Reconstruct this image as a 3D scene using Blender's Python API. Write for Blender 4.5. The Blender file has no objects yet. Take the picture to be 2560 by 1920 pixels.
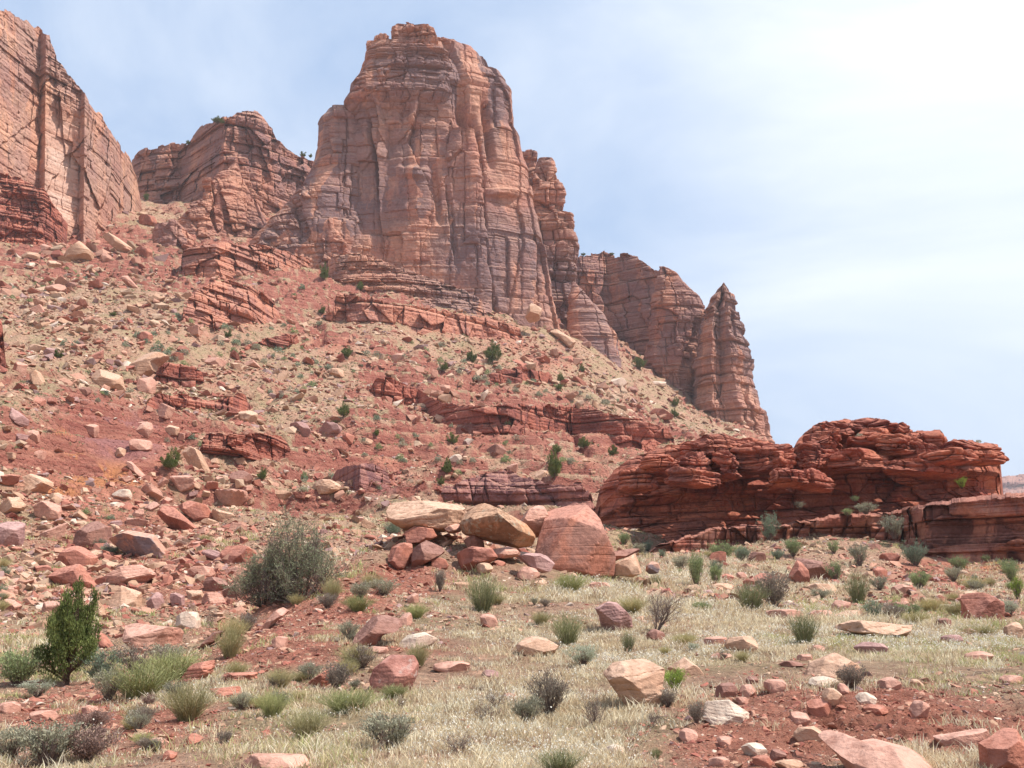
import bpy, bmesh, math, random
import numpy as np
R = math.radians
SC = bpy.context.scene
COL = SC.collection

# ------------------------------------------------------------------ camera
F = 2624.0                     # focal length in photo pixels (2560 wide)
ALPHA = R(11.5)                 # camera pitched up
CA, SA = math.cos(ALPHA), math.sin(ALPHA)
cam_d = bpy.data.cameras.new('camera'); cam = bpy.data.objects.new('camera', cam_d); COL.objects.link(cam)
cam_d.sensor_width = 36.0; cam_d.lens = 36.0 * F / 2560.0
cam_d.clip_start = 0.1; cam_d.clip_end = 20000
cam.location = (0, 0, 0); cam.rotation_euler = (R(90) + ALPHA, 0, 0)
SC.camera = cam

# ------------------------------------------------------------------ light
SUN_AZ, SUN_EL = R(100), R(60)     # azimuth clockwise from the view direction (+Y)
S = (math.sin(SUN_AZ) * math.cos(SUN_EL), math.cos(SUN_AZ) * math.cos(SUN_EL), math.sin(SUN_EL))
sd = bpy.data.lights.new('sun', 'SUN'); sun = bpy.data.objects.new('sun', sd); COL.objects.link(sun)
sd.energy = 5.0; sd.angle = R(0.6); sd.color = (1.0, 0.95, 0.88)
from mathutils import Vector
sun.rotation_euler = Vector(S).to_track_quat('Z', 'Y').to_euler()
W = bpy.data.worlds.new('World'); SC.world = W; W.use_nodes = True
nt = W.node_tree; nt.nodes.clear()
def N(nt, t, **kw):
    n = nt.nodes.new(t)
    for k, v in kw.items(): setattr(n, k, v)
    return n
out = N(nt, 'ShaderNodeOutputWorld'); bg = N(nt, 'ShaderNodeBackground'); bg.inputs[1].default_value = 0.105
sky = N(nt, 'ShaderNodeTexSky', sky_type='NISHITA', sun_disc=False, sun_elevation=SUN_EL, sun_rotation=SUN_AZ)
sky.air_density = 1.0; sky.dust_density = 1.2; sky.ozone_density = 1.0
tc = N(nt, 'ShaderNodeTexCoord')
mp = N(nt, 'ShaderNodeMapping'); mp.inputs['Scale'].default_value = (1.2, 1.8, 2.2); mp.inputs['Rotation'].default_value = (0.3, 0.7, 0.2)
n1 = N(nt, 'ShaderNodeTexNoise'); n1.inputs['Scale'].default_value = 1.6; n1.inputs['Detail'].default_value = 7; n1.inputs['Roughness'].default_value = 0.55; n1.inputs['Distortion'].default_value = 0.6
nt.links.new(tc.outputs['Generated'], mp.inputs[0]); nt.links.new(mp.outputs[0], n1.inputs[0])
# thin cirrus veil, thickest toward the part of the sky nearest the sun's side
dt = N(nt, 'ShaderNodeVectorMath', operation='DOT_PRODUCT'); dt.inputs[1].default_value = Vector((0.45, 0.70, 0.56)).normalized()
nt.links.new(tc.outputs['Generated'], dt.inputs[0])
mr = N(nt, 'ShaderNodeMapRange'); mr.inputs[1].default_value = 0.85; mr.inputs[2].default_value = 0.99; mr.inputs[3].default_value = 0.02; mr.inputs[4].default_value = 0.66
nt.links.new(dt.outputs['Value'], mr.inputs[0])
mr2 = N(nt, 'ShaderNodeMapRange'); mr2.inputs[1].default_value = 0.30; mr2.inputs[2].default_value = 0.75; mr2.inputs[3].default_value = -0.20; mr2.inputs[4].default_value = 0.46
nt.links.new(n1.outputs[0], mr2.inputs[0])
ad = N(nt, 'ShaderNodeMath', operation='ADD', use_clamp=True); nt.links.new(mr.outputs[0], ad.inputs[0]); nt.links.new(mr2.outputs[0], ad.inputs[1])
mx = N(nt, 'ShaderNodeMix', data_type='RGBA'); mx.inputs[7].default_value = (9.4, 9.6, 9.8, 1)
hz = N(nt, 'ShaderNodeMix', data_type='RGBA'); hz.inputs[0].default_value = 0.75; hz.inputs[7].default_value = (4.0, 5.3, 7.5, 1)
nt.links.new(sky.outputs[0], hz.inputs[6]); nt.links.new(hz.outputs[2], mx.inputs[6])
nt.links.new(ad.outputs[0], mx.inputs[0]); nt.links.new(mx.outputs[2], bg.inputs[0])
nt.links.new(bg.outputs[0], out.inputs[0])
SC.view_settings.view_transform = 'Standard'; SC.view_settings.look = 'None'
SC.view_settings.exposure = 0.38; SC.view_settings.gamma = 1.0
SC.cycles.max_bounces = 5; SC.cycles.diffuse_bounces = 3; SC.cycles.transparent_max_bounces = 8

# ------------------------------------------------------------------ helpers: noise
def h3(ix, iy, iz, seed):
    h = (ix.astype(np.int64) * 374761393 + iy.astype(np.int64) * 668265263 + iz.astype(np.int64) * 2147483647 + seed * 974634777) & 0xFFFFFFFF
    h = ((h ^ (h >> 13)) * 1274126177) & 0xFFFFFFFF
    h = ((h ^ (h >> 15)) * 2246822519) & 0xFFFFFFFF
    return ((h ^ (h >> 16)) & 0xFFFFFF) / float(0xFFFFFF)
def vnoise(x, y, z, seed=0):
    ix, iy, iz = np.floor(x), np.floor(y), np.floor(z)
    fx, fy, fz = x - ix, y - iy, z - iz
    fx, fy, fz = [t * t * (3 - 2 * t) for t in (fx, fy, fz)]
    o = 0
    for dx in (0, 1):
        wx = fx if dx else 1 - fx
        for dy in (0, 1):
            wy = fy if dy else 1 - fy
            for dz in (0, 1):
                wz = fz if dz else 1 - fz
                o = o + wx * wy * wz * h3(ix + dx, iy + dy, iz + dz, seed)
    return o * 2 - 1
def fbm(x, y, z, oct=4, seed=0, gain=0.5):
    o = 0; a = 1.0; s = 0
    for k in range(oct):
        f = 2.03 ** k
        o = o + a * vnoise(x * f + 17.3 * k, y * f - 9.1 * k, z * f + 3.7 * k, seed + k); s += a; a *= gain
    return o / s
def voro(x, y, z, seed=0, jit=0.9):
    """cell noise: F1, F2, the nearest cell's random number and its offset vector"""
    ix, iy, iz = np.floor(x), np.floor(y), np.floor(z)
    f1 = np.full(x.shape, 1e9); f2 = np.full(x.shape, 1e9); cid = np.zeros(x.shape); c2 = np.zeros(x.shape)
    for dx in (-1, 0, 1):
        for dy in (-1, 0, 1):
            for dz in (-1, 0, 1):
                a, b, c = ix + dx, iy + dy, iz + dz
                px = a + .5 + jit * (h3(a, b, c, seed) - .5); py = b + .5 + jit * (h3(a, b, c, seed + 1) - .5); pz = c + .5 + jit * (h3(a, b, c, seed + 2) - .5)
                d = (px - x) ** 2 + (py - y) ** 2 + (pz - z) ** 2
                r = h3(a, b, c, seed + 3)
                m = d < f1
                f2 = np.where(m, f1, np.minimum(f2, d)); f1 = np.where(m, d, f1)
                cid = np.where(m, r, cid)
                # tilt of the cell's face
                c2 = np.where(m, (x - px) * (h3(a, b, c, seed + 4) - .5) * 2 + (z - pz) * (h3(a, b, c, seed + 5) - .5) * 1.2, c2)
    return np.sqrt(f1), np.sqrt(f2), cid, c2
def sstep(a, b, x):
    t = np.clip((x - a) / (b - a), 0, 1); return t * t * (3 - 2 * t)

# ------------------------------------------------------------------ helpers: photo pixel -> place
def ray(u, v):
    x = (np.asarray(u, float) - 1280) / F; y = (960 - np.asarray(v, float)) / F
    fy = CA - SA * y
    return x / fy, (SA + CA * y) / fy          # X/Y and Z/Y
def P(u, v, Y):
    a, e = ray(u, v); Y = np.asarray(Y, float)
    return np.stack([a * Y, Y + 0 * a, e * Y], -1)
def v_of(e):                                    # photo row of an elevation slope Z/Y
    t = np.arctan(e) - ALPHA
    return 960 - F * np.tan(t)
def u_of(a, v):
    y = (960 - v) / F
    return 1280 + F * a * (CA - SA * y)
def poly(pts, x):
    p = np.array(sorted(pts), float); return np.interp(x, p[:, 0], p[:, 1])

# ------------------------------------------------------------------ helpers: meshes
def mesh_np(name, V, Fc, mat=None, smooth=False, attrs=None, parent=None, link=True):
    """Fc: list of int arrays, each (n, k)"""
    me = bpy.data.meshes.new(name)
    V = np.ascontiguousarray(V, dtype=np.float32)
    Fc = [np.asarray(f, dtype=np.int32) for f in Fc if len(f)]
    loops = np.concatenate([f.ravel() for f in Fc]); tot = np.concatenate([np.full(len(f), f.shape[1], np.int32) for f in Fc])
    st = np.concatenate([[0], np.cumsum(tot)[:-1]]).astype(np.int32)
    me.vertices.add(len(V)); me.vertices.foreach_set('co', V.ravel())
    me.loops.add(len(loops)); me.loops.foreach_set('vertex_index', loops)
    me.polygons.add(len(tot)); me.polygons.foreach_set('loop_start', st); me.polygons.foreach_set('loop_total', tot)
    me.polygons.foreach_set('use_smooth', np.full(len(tot), smooth))
    me.update(calc_edges=True)
    for k, arr in (attrs or {}).items():
        arr = np.asarray(arr, np.float32)
        if arr.ndim == 1:
            at = me.attributes.new(k, 'FLOAT', 'POINT'); at.data.foreach_set('value', arr)
        else:
            at = me.attributes.new(k, 'FLOAT_COLOR', 'POINT')
            c = np.ones((len(arr), 4), np.float32); c[:, :3] = arr[:, :3]; at.data.foreach_set('color', c.ravel())
    if mat: me.materials.append(mat)
    if not link: return me
    o = bpy.data.objects.new(name, me); COL.objects.link(o)
    if parent: o.parent = parent
    return o
def grid_faces(nr, nc, off=0, wrap=False):
    i, j = np.meshgrid(np.arange(nr - 1), np.arange(nc if wrap else nc - 1), indexing='ij')
    j2 = (j + 1) % nc
    return np.stack([off + i * nc + j, off + i * nc + j2, off + (i + 1) * nc + j2, off + (i + 1) * nc + j], -1).reshape(-1, 4)
_ico = {}
def ico(k):
    if k not in _ico:
        bm = bmesh.new(); bmesh.ops.create_icosphere(bm, subdivisions=k, radius=1)
        V = np.array([v.co for v in bm.verts]); Fc = np.array([[v.index for v in f.verts] for f in bm.faces]); bm.free()
        _ico[k] = (V / np.linalg.norm(V, axis=1, keepdims=True), Fc)
    return _ico[k]
def tag(o, label=None, cat=None, group=None, kind=None):
    if label: o['label'] = label
    if cat: o['category'] = cat
    if group: o['group'] = group
    if kind: o['kind'] = kind
    return o

# ------------------------------------------------------------------ materials
def newmat(name):
    m = bpy.data.materials.new(name); m.use_nodes = True; nt = m.node_tree; nt.nodes.clear()
    o = N(nt, 'ShaderNodeOutputMaterial'); b = N(nt, 'ShaderNodeBsdfPrincipled')
    b.inputs['Roughness'].default_value = 0.9
    b.inputs['Specular IOR Level'].default_value = 0.2
    nt.links.new(b.outputs[0], o.inputs[0]); return m, nt, b
def noise(nt, vec, scale, detail=4, rough=0.55, dist=0.0):
    n = N(nt, 'ShaderNodeTexNoise'); n.inputs['Scale'].default_value = scale; n.inputs['Detail'].default_value = detail
    n.inputs['Roughness'].default_value = rough; n.inputs['Distortion'].default_value = dist
    if vec is not None: nt.links.new(vec, n.inputs['Vector'])
    return n.outputs[0]
def mapr(nt, x, a, b, c=0.0, d=1.0, smooth=False):
    n = N(nt, 'ShaderNodeMapRange'); n.inputs[1].default_value = a; n.inputs[2].default_value = b
    n.inputs[3].default_value = c; n.inputs[4].default_value = d
    if smooth: n.interpolation_type = 'SMOOTHSTEP'
    nt.links.new(x, n.inputs[0]); return n.outputs[0]
def mixc(nt, fac, a, b, mode='MIX'):
    n = N(nt, 'ShaderNodeMix', data_type='RGBA', blend_type=mode)
    for k, s in ((0, fac), (6, a), (7, b)):
        if isinstance(s, (int, float)): n.inputs[k].default_value = s
        elif isinstance(s, tuple): n.inputs[k].default_value = (*s[:3], 1)
        else: nt.links.new(s, n.inputs[k])
    return n.outputs[2]
def math2(nt, op, a, b=None, clamp=False):
    n = N(nt, 'ShaderNodeMath', operation=op, use_clamp=clamp)
    for k, s in ((0, a), (1, b)):
        if s is None: continue
        if isinstance(s, (int, float)): n.inputs[k].default_value = s
        else: nt.links.new(s, n.inputs[k])
    return n.outputs[0]
def mapping(nt, vec, scale=(1, 1, 1), rot=(0, 0, 0)):
    n = N(nt, 'ShaderNodeMapping'); n.inputs['Scale'].default_value = scale; n.inputs['Rotation'].default_value = rot
    nt.links.new(vec, n.inputs[0]); return n.outputs[0]
def attr(nt, name, out='Fac'):
    n = N(nt, 'ShaderNodeAttribute', attribute_name=name); return n.outputs[out]
def bump(nt, bsdf, h, strength=0.5, dist=0.1):
    n = N(nt, 'ShaderNodeBump'); n.inputs['Strength'].default_value = strength; n.inputs['Distance'].default_value = dist
    nt.links.new(h, n.inputs['Height']); nt.links.new(n.outputs[0], bsdf.inputs['Normal'])

def rock_mat(name, a, b, dark, sc=1.0, strata=1.0, varnish=None, vamt=0.5, dust_lit_top=None, vstretch=0.25, world=True, bumpd=0.4, tint=False, lich=None, scar=False, facets=False):
    """a/b: the two body colours; dark: seam colour; sc: metres per large feature"""
    m, nt, bs = newmat(name)
    if world: vec = N(nt, 'ShaderNodeNewGeometry').outputs['Position']
    else: vec = N(nt, 'ShaderNodeTexCoord').outputs['Object']
    big = noise(nt, vec, 0.9 / sc, 5, 0.6, 0.4)
    st = noise(nt, mapping(nt, vec, (0.10 / sc, 0.10 / sc, 1.7 / sc), (0.03, 0.05, 0)), 1.0, 5, 0.62, 0.15)
    fine = noise(nt, vec, 9.0 / sc, 6, 0.65)
    c = mixc(nt, mapr(nt, big, 0.38, 0.62), a, b)
    sfac = mapr(nt, st, 0.40, 0.60, 0, 1)
    c = mixc(nt, math2(nt, 'MULTIPLY', sfac, 0.55 * strata), c, tuple(min(1, x * 1.28) for x in b))
    lines = mapr(nt, noise(nt, mapping(nt, vec, (0.12 / sc, 0.12 / sc, 6.0 / sc), (0.03, 0.05, 0)), 1.0, 3, 0.6, 0.1), 0.36, 0.44, 1, 0)
    c = mixc(nt, math2(nt, 'MULTIPLY', lines, 0.6 * strata), c, dark)
    if varnish:
        vm = noise(nt, mapping(nt, vec, (1.0 / sc, 1.0 / sc, vstretch / sc)), 0.8, 5, 0.6, 0.5)
        vm2 = noise(nt, vec, 0.22 / sc, 3, 0.5)
        f = math2(nt, 'MULTIPLY', mapr(nt, vm, 0.46, 0.54), mapr(nt, vm2, 0.38, 0.52), True)
        if facets:          # whole joint faces carry desert varnish, their neighbours do not
            vo = N(nt, 'ShaderNodeTexVoronoi'); vo.inputs['Scale'].default_value = 1.0; wn = N(nt, 'ShaderNodeVectorMath', operation='ADD')
            nt.links.new(mapping(nt, vec, (1.1 / sc, 1.1 / sc, .45 / sc)), wn.inputs[0]); wv = N(nt, 'ShaderNodeVectorMath', operation='SCALE'); wv.inputs['Scale'].default_value = .5
            nz = N(nt, 'ShaderNodeTexNoise'); nz.inputs['Scale'].default_value = 2.2 / sc; nz.inputs['Detail'].default_value = 5; nt.links.new(vec, nz.inputs['Vector']); nt.links.new(nz.outputs[1], wv.inputs[0]); nt.links.new(wv.outputs[0], wn.inputs[1])
            nt.links.new(wn.outputs[0], vo.inputs['Vector']); sp = N(nt, 'ShaderNodeSeparateXYZ'); nt.links.new(vo.outputs['Color'], sp.inputs[0])
            f2 = math2(nt, 'MULTIPLY', mapr(nt, sp.outputs[0], .50, .53), mapr(nt, fine, .25, .5), True); f2 = math2(nt, 'MULTIPLY', f2, mapr(nt, vm2, .40, .55, .25, 1))
            f = math2(nt, 'MAXIMUM', math2(nt, 'MULTIPLY', f, .7), f2)
        c = mixc(nt, math2(nt, 'MULTIPLY', f, vamt), c, varnish)
    if scar:
        c = mixc(nt, attr(nt, 'scar'), c, mixc(nt, mapr(nt, st, .4, .6), (.50, .27, .19), (.62, .42, .33)))
    if lich:
        lm = mapr(nt, noise(nt, vec, 6.0 / sc, 5, 0.7), 0.56, 0.62)
        c = mixc(nt, math2(nt, 'MULTIPLY', lm, 0.7), c, lich)
    if dust_lit_top:  # paler upward faces: sandy ledges on cliffs, painted sunlit tops on boulders
        g = N(nt, 'ShaderNodeNewGeometry'); sp = N(nt, 'ShaderNodeSeparateXYZ'); nt.links.new(g.outputs['True Normal'], sp.inputs[0])
        dm = math2(nt, 'MULTIPLY', mapr(nt, sp.outputs[2], 0.45, 0.85), mapr(nt, fine, 0.35, 0.5), True)
        c = mixc(nt, math2(nt, 'MULTIPLY', dm, 0.75), c, dust_lit_top)
    c = mixc(nt, 1.0, c, mixc(nt, mapr(nt, fine, 0.3, 0.7), (0.72, 0.72, 0.72), (1.22, 1.20, 1.18)), 'MULTIPLY')
    if tint: c = mixc(nt, 1.0, c, attr(nt, 'tint', 'Color'), 'MULTIPLY')
    nt.links.new(c, bs.inputs['Base Color'])
    hgt = math2(nt, 'ADD', math2(nt, 'MULTIPLY', fine, 0.55), math2(nt, 'MULTIPLY', st, 0.8))
    hgt = math2(nt, 'SUBTRACT', hgt, math2(nt, 'MULTIPLY', lines, 0.25))
    bump(nt, bs, hgt, 0.9, bumpd * sc)
    return m

TAN = (0.46, 0.265, 0.175); PINK = (0.42, 0.20, 0.14); RED = (0.30, 0.095, 0.062); DRED = (0.19, 0.050, 0.036)
ORANGE = (0.46, 0.20, 0.11); GREY = (0.21, 0.155, 0.165); PURP = (0.24, 0.10, 0.10); SEAM = (0.13, 0.05, 0.04)
M_CLIFF = rock_mat('butte sandstone', (0.37, 0.16, 0.118), (0.49, 0.255, 0.175), (0.16, 0.065, 0.05), sc=9, strata=0.6, facets=True, varnish=(.175, .12, .125), vamt=0.85, dust_lit_top=TAN, bumpd=0.07, scar=True)
M_LCLIFF = rock_mat('orange cliff sandstone', (0.42, 0.19, 0.13), (0.54, 0.30, 0.20), (0.18, 0.08, 0.06), sc=9, strata=0.5, facets=True, varnish=(.22, .155, .16), vamt=0.5, dust_lit_top=TAN, bumpd=0.07, scar=True)
M_BACK = rock_mat('far cliff sandstone', (0.32, 0.125, 0.09), (0.44, 0.21, 0.14), (0.14, 0.06, 0.05), sc=7, strata=0.8, varnish=(0.19, 0.115, 0.12), vamt=0.7, facets=True, dust_lit_top=TAN, bumpd=0.08)
M_LEDGE = rock_mat('red ledge rock', (0.31, 0.088, 0.060), (0.38, 0.135, 0.09), (0.10, 0.028, 0.022), sc=3.2, strata=0.9, varnish=(0.16, 0.055, 0.05), vamt=0.6, dust_lit_top=(0.42, 0.21, 0.14), bumpd=0.10)
M_TLEDGE = rock_mat('tan ledge rock', (0.40, 0.15, 0.10), (0.47, 0.21, 0.14), (0.17, 0.06, 0.05), sc=4.0, strata=0.9, varnish=(0.30, 0.14, 0.12), vamt=0.6, dust_lit_top=TAN, bumpd=0.09)
M_CUT = rock_mat('red outcrop rock', (0.33, 0.085, 0.055), (0.46, 0.165, 0.095), (0.10, 0.030, 0.024), sc=2.6, strata=0.9, varnish=(0.13, 0.045, 0.042), vamt=0.6, dust_lit_top=(0.40, 0.15, 0.10), bumpd=0.10, vstretch=0.12)
M_CUT2 = rock_mat('red bench rock', (0.31, 0.10, 0.068), (0.44, 0.20, 0.13), (0.055, 0.02, 0.018), sc=2.2, strata=0.7, varnish=(0.10, 0.04, 0.036), vamt=0.8, dust_lit_top=(0.34, 0.15, 0.11), bumpd=0.10, vstretch=0.3)
M_PURP = rock_mat('purple mudstone', (0.27, 0.105, 0.09), (0.34, 0.16, 0.13), (0.12, 0.045, 0.045), sc=3.0, strata=0.7, varnish=(0.17, 0.08, 0.085), vamt=0.7, dust_lit_top=(0.40, 0.21, 0.15), bumpd=0.10)

# ------------------------------------------------------------------ the ground: one sheet, heights from surveyed points
G = [(0,1920,9),(640,1920,8.5),(1280,1920,8.3),(1920,1920,7.6),(2560,1920,7.0),
 (0,1800,13),(640,1800,12),(1280,1800,11.5),(1750,1800,10.6),(2100,1860,9.0),(2100,1780,10.4),(2300,1850,8.9),(2560,1850,8.3),(2560,1790,9.6),(2350,1760,11.2),(2100,1710,12.6),
 (0,1700,19),(400,1700,17.5),(800,1700,15.5),(1280,1700,15.5),(1800,1700,14.8),(2350,1700,14),(2560,1720,13.0),
 (100,1610,30),(380,1640,24),(520,1640,20.5),(700,1600,20),(1000,1600,19.5),(1280,1600,20.5),(1800,1600,21),(2300,1600,21.5),(2560,1620,19.5),
 (480,1560,29),(780,1500,27.5),(1050,1500,27),(1400,1500,29),(1750,1530,31),(2100,1530,38),(2560,1540,36),
 (700,1440,31),(850,1430,33),(1000,1432,34),(1150,1436,34),(1300,1436,34.6),(1450,1440,36.6),(1500,1436,38),(1060,1338,37.2),(985,1352,37),(1160,1352,37.2),(1260,1378,37.6),(1400,1405,38.6),(900,1388,36),
 (1620,1480,36),
 (720,1500,29),(600,1570,25.5),(480,1632,22.5),(650,1612,35),(540,1652,31),(770,1572,41),(860,1502,47),(440,1592,36),(580,1530,43),(700,1472,49),
 # hidden hollow behind the boulder knoll
 (950,1425,46),(1150,1445,50),(1350,1460,54),(1500,1450,58),(1120,1300,92),(1350,1290,100),(1000,1260,108),(1250,1240,118),(1450,1270,112),
 (1650,1390,62),(1900,1430,56),(1900,1385,72),(2150,1400,72),(2300,1450,56),(2560,1480,52),(2560,1420,68),(1600,1375,85),(1750,1372,88),(2350,1390,82),(2560,1375,80),
 (1600,1340,96),(1900,1320,98),(2200,1310,98),(2500,1260,100),
 # beyond the red outcrop
 (2000,1330,150),(2300,1330,150),(2560,1310,150),(2100,1330,400),(2560,1320,400),(2300,1310,250),
 # gully and the left slope
 (600,1440,55),(520,1420,57),(640,1370,62),(300,1560,40),(0,1560,38),(420,1480,49),(250,1450,52),(0,1400,54),
 (0,1300,70),(250,1330,68),(480,1330,70),(620,1280,84),(760,1300,82),(860,1330,70),(900,1230,112),
 (0,1180,86),(250,1180,98),(480,1180,112),(700,1180,126),(0,1060,102),(200,1060,120),(400,1060,142),(640,1100,150),(900,1120,152),(1200,1180,138),(1480,1180,142),
 (0,930,135),(200,930,158),(400,950,178),(640,1000,176),(900,1020,185),(1200,1080,182),(1500,1120,190),(1700,1130,200),
 (0,800,190),(250,800,205),(480,830,215),(700,900,215),(900,900,228),(1150,980,222),(1400,1030,232),(1600,1080,245),
 (0,680,250),(200,680,262),(420,700,268),(640,760,262),(850,830,262),(1100,850,275),(1350,900,285),(1560,1000,290),(1760,1075,300),(1900,1110,310),
 (0,560,300),(200,560,318),(350,560,335),(600,640,310),(850,700,315),(1000,700,318),(1200,760,325),(1340,800,335),(1500,880,350),(1640,970,368),(1780,1050,375),(1920,1110,385),
 (0,500,420),(350,500,420),(700,520,420),(1200,650,430),(1500,800,440),(1800,1000,440),(1950,1150,440)]
g = np.array(G, float); _a, _e = ray(g[:, 0], g[:, 1]); _th = np.arctan(_a); _r = g[:, 2] / np.cos(_th)
_pts = np.stack([_th * 4.0, np.log(_r)], 1); _z = _e * g[:, 2] / _r       # slope of height over radius
def _ker(A, B): return np.sqrt(((A[:, None] - B[None]) ** 2).sum(-1) + 0.0025)
_n = len(_pts); _Pm = np.hstack([np.ones((_n, 1)), _pts])
_M = np.block([[_ker(_pts, _pts) - 0.004 * np.eye(_n), _Pm], [_Pm.T, np.zeros((3, 3))]])
_w = np.linalg.solve(_M, np.concatenate([_z, np.zeros(3)]))
def base_slope(th, lr):
    q = np.stack([np.clip(th, -0.5, 0.5) * 4.0, np.clip(lr, math.log(6.5), math.log(430))], 1)
    return _ker(q, _pts) @ _w[:_n] + _w[_n] + q @ _w[_n + 1:]
LR0, LR1, NLR = math.log(0.8), math.log(3200), 420
TH = np.linspace(-math.pi, math.pi, 1441)     # coarse table
_LR = np.linspace(LR0, LR1, NLR)
inside = np.abs(TH) < 0.72
tab = np.zeros((NLR, len(TH)))
_tt, _ll = np.meshgrid(TH[inside], _LR, indexing='xy')
tab_in = base_slope(_tt.ravel(), _ll.ravel()).reshape(_tt.shape)
rr = np.exp(_LR)[:, None]
hgt = tab_in * rr
near = sstep(8.5, 5.0, rr); hgt = hgt * (1 - near) + (-1.42) * near
fade = sstep(700, 2500, rr); hgt = hgt * (1 - fade) + (-2 + 30 * 0) * fade
tab[:, inside] = hgt
out_w = sstep(0.52, 0.95, np.abs(TH))[None]
lo = np.where(TH[None] < 0, np.interp(rr[:, 0], [1, 8, 40, 100, 300, 800, 2500], [-1.4, -1.5, 1, 22, 80, 80, 0])[:, None], np.interp(rr[:, 0], [1, 8, 40, 300, 2500], [-1.4, -1.5, -1, 0, -2])[:, None])
back = sstep(1.2, 2.2, np.abs(TH))[None]; lo = lo * (1 - back) + (-2.2 + 0.4 * np.sin(rr / 30)) * back
iL, iR = np.where(inside)[0][[0, -1]]
full = tab.copy(); full[:, :iL] = tab[:, [iL]]; full[:, iR + 1:] = tab[:, [iR]]
tab = full * (1 - out_w) + lo * out_w
def bilin(T, th, lr):
    x = np.clip((th + math.pi) / (2 * math.pi) * (len(TH) - 1), 0, len(TH) - 1.001); y = np.clip((lr - LR0) / (LR1 - LR0) * (NLR - 1), 0, NLR - 1.001)
    i, j = y.astype(int), x.astype(int); fy, fx = y - i, x - j
    return (T[i, j] * (1 - fx) + T[i, j + 1] * fx) * (1 - fy) + (T[i + 1, j] * (1 - fx) + T[i + 1, j + 1] * fx) * fy
# soil zones (world blobs found from photo places): u, v, half-width, half-height, strength
RED_Z = [(250,1150,230,150,1.0),(120,1010,130,60,.5),(1150,1120,330,70,.7),(1500,1130,200,60,.6),(1400,1010,0,0,0),(1130,815,200,40,.6),(1370,905,120,30,.6),(850,870,90,40,.6),
 (560,830,110,40,.6),(760,730,120,50,.3),(700,850,130,50,.35),(600,960,140,60,.5),(1080,1090,130,60,.4),(950,1190,130,70,.75),(1290,980,200,30,.4),(330,1330,260,120,.6),(500,1460,200,90,.8),
 (2150,1800,420,100,1.1),(2480,1860,200,100,1.1),(1880,1870,260,80,.95),(1800,1760,200,60,.6),(820,1510,210,110,.95),(1000,1450,140,50,.9),(680,1610,200,80,.9),(240,1800,360,110,.95),(1030,1600,160,60,.5),(700,1860,200,50,.6),(60,1840,120,60,.5),
 (2400,1470,120,60,.4),(2330,1440,130,50,.7),(700,700,100,40,.25),(920,690,200,30,.35),(1300,870,150,30,.5)]
GRASS_Z = [(1800,1590,420,90,1.0),(2300,1620,360,70,1.1),(1500,1640,300,110,.7),(1350,1790,400,120,.9),(900,1800,300,90,.55),(1150,1560,250,90,.35),(1500,1470,160,40,1.0),(560,1720,200,70,.45),(1800,1450,300,60,.6),(2100,1500,400,60,.5),
 (120,1690,160,40,.4),(700,1420,120,60,.4),(1750,1480,200,60,.8),(480,1700,150,50,.3),(120,1870,250,60,.25),(1330,1870,300,70,.7)]
def zone(Zs, th, r, z):
    a = np.tan(np.clip(th, -1.2, 1.2)); e = z / (r * np.cos(np.clip(th, -1.2, 1.2))); v = v_of(e); u = u_of(a, v)
    o = np.zeros_like(th)
    for (cu, cv, hu, hv, s) in Zs:
        if hu: o = np.maximum(o, s * np.exp(-(((u - cu) / hu) ** 2 + ((v - cv) / hv) ** 2) ** 1.5))
    o[np.abs(th) > 0.9] = 0
    return o
def detail(x, y, r, steep=None):
    d = 0.0
    d = d + 0.020 * np.minimum(r, 300) ** 0.95 * fbm(x / (0.12 * r + 3), y / (0.12 * r + 3), x * 0, 3, 11) * 0
    d = d + 3.4 * fbm(x / 34, y / 34, x * 0, 3, 21) * sstep(60, 180, r)
    d = d + 1.5 * fbm(x / 9, y / 9, x * 0, 3, 22) * sstep(40, 120, r)
    d = d + (0.24 + .45 * sstep(60, 120, r)) * fbm(x / 3.2, y / 3.2, x * 0, 3, 23) * sstep(10, 30, r)
    gl = fbm(x / 17 + .3 * fbm(x / 30, y / 30, x * 0, 2, 28), y / 60, x * 0, 3, 27); d = d - 1.6 * np.exp(-(gl / .09) ** 2) * sstep(90, 150, r)      # runnels down the slope
    d = d + 0.07 * fbm(x / 0.7, y / 0.7, x * 0, 3, 24)
    d = d + 0.020 * fbm(x / 0.16, y / 0.16, x * 0, 2, 25) * sstep(40, 20, r)
    return d
# detail is baked on a fine grid which also answers height queries
TI = np.concatenate([np.linspace(-math.pi, -0.56, 90)[:-1], np.linspace(-0.56, 0.56, 1020), np.linspace(0.56, math.pi, 90)[1:]])
LI = np.concatenate([np.linspace(LR0, math.log(6), 50)[:-1], np.linspace(math.log(6), math.log(460), 900), np.linspace(math.log(460), LR1, 60)[1:]])
tt, ll = np.meshgrid(TI, LI, indexing='xy'); tf, lf = tt.ravel(), ll.ravel(); rf = np.exp(lf)
zf = bilin(tab, tf, lf); xf, yf = rf * np.sin(tf), rf * np.cos(tf)
zf = zf + detail(xf, yf, rf)
# low rock steps (bedrock benches poking through the slope)
stp = fbm(xf / 45, yf / 45, xf * 0, 3, 31)
H_ = zf / 3.4 + 0.6 * fbm(xf / 25, yf / 25, xf * 0, 3, 33); fr = H_ - np.floor(H_)
ter = (sstep(0.35, 0.65, fr) - fr) * 3.4
tmask = sstep(70, 110, rf) * sstep(460, 400, rf) * sstep(-0.12, 0.12, stp) * (np.abs(tf) < 0.8)
zf = zf + 1.0 * ter * tmask
redz = zone(RED_Z, tf, rf, zf); grz = zone(GRASS_Z, tf, rf, zf)
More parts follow.
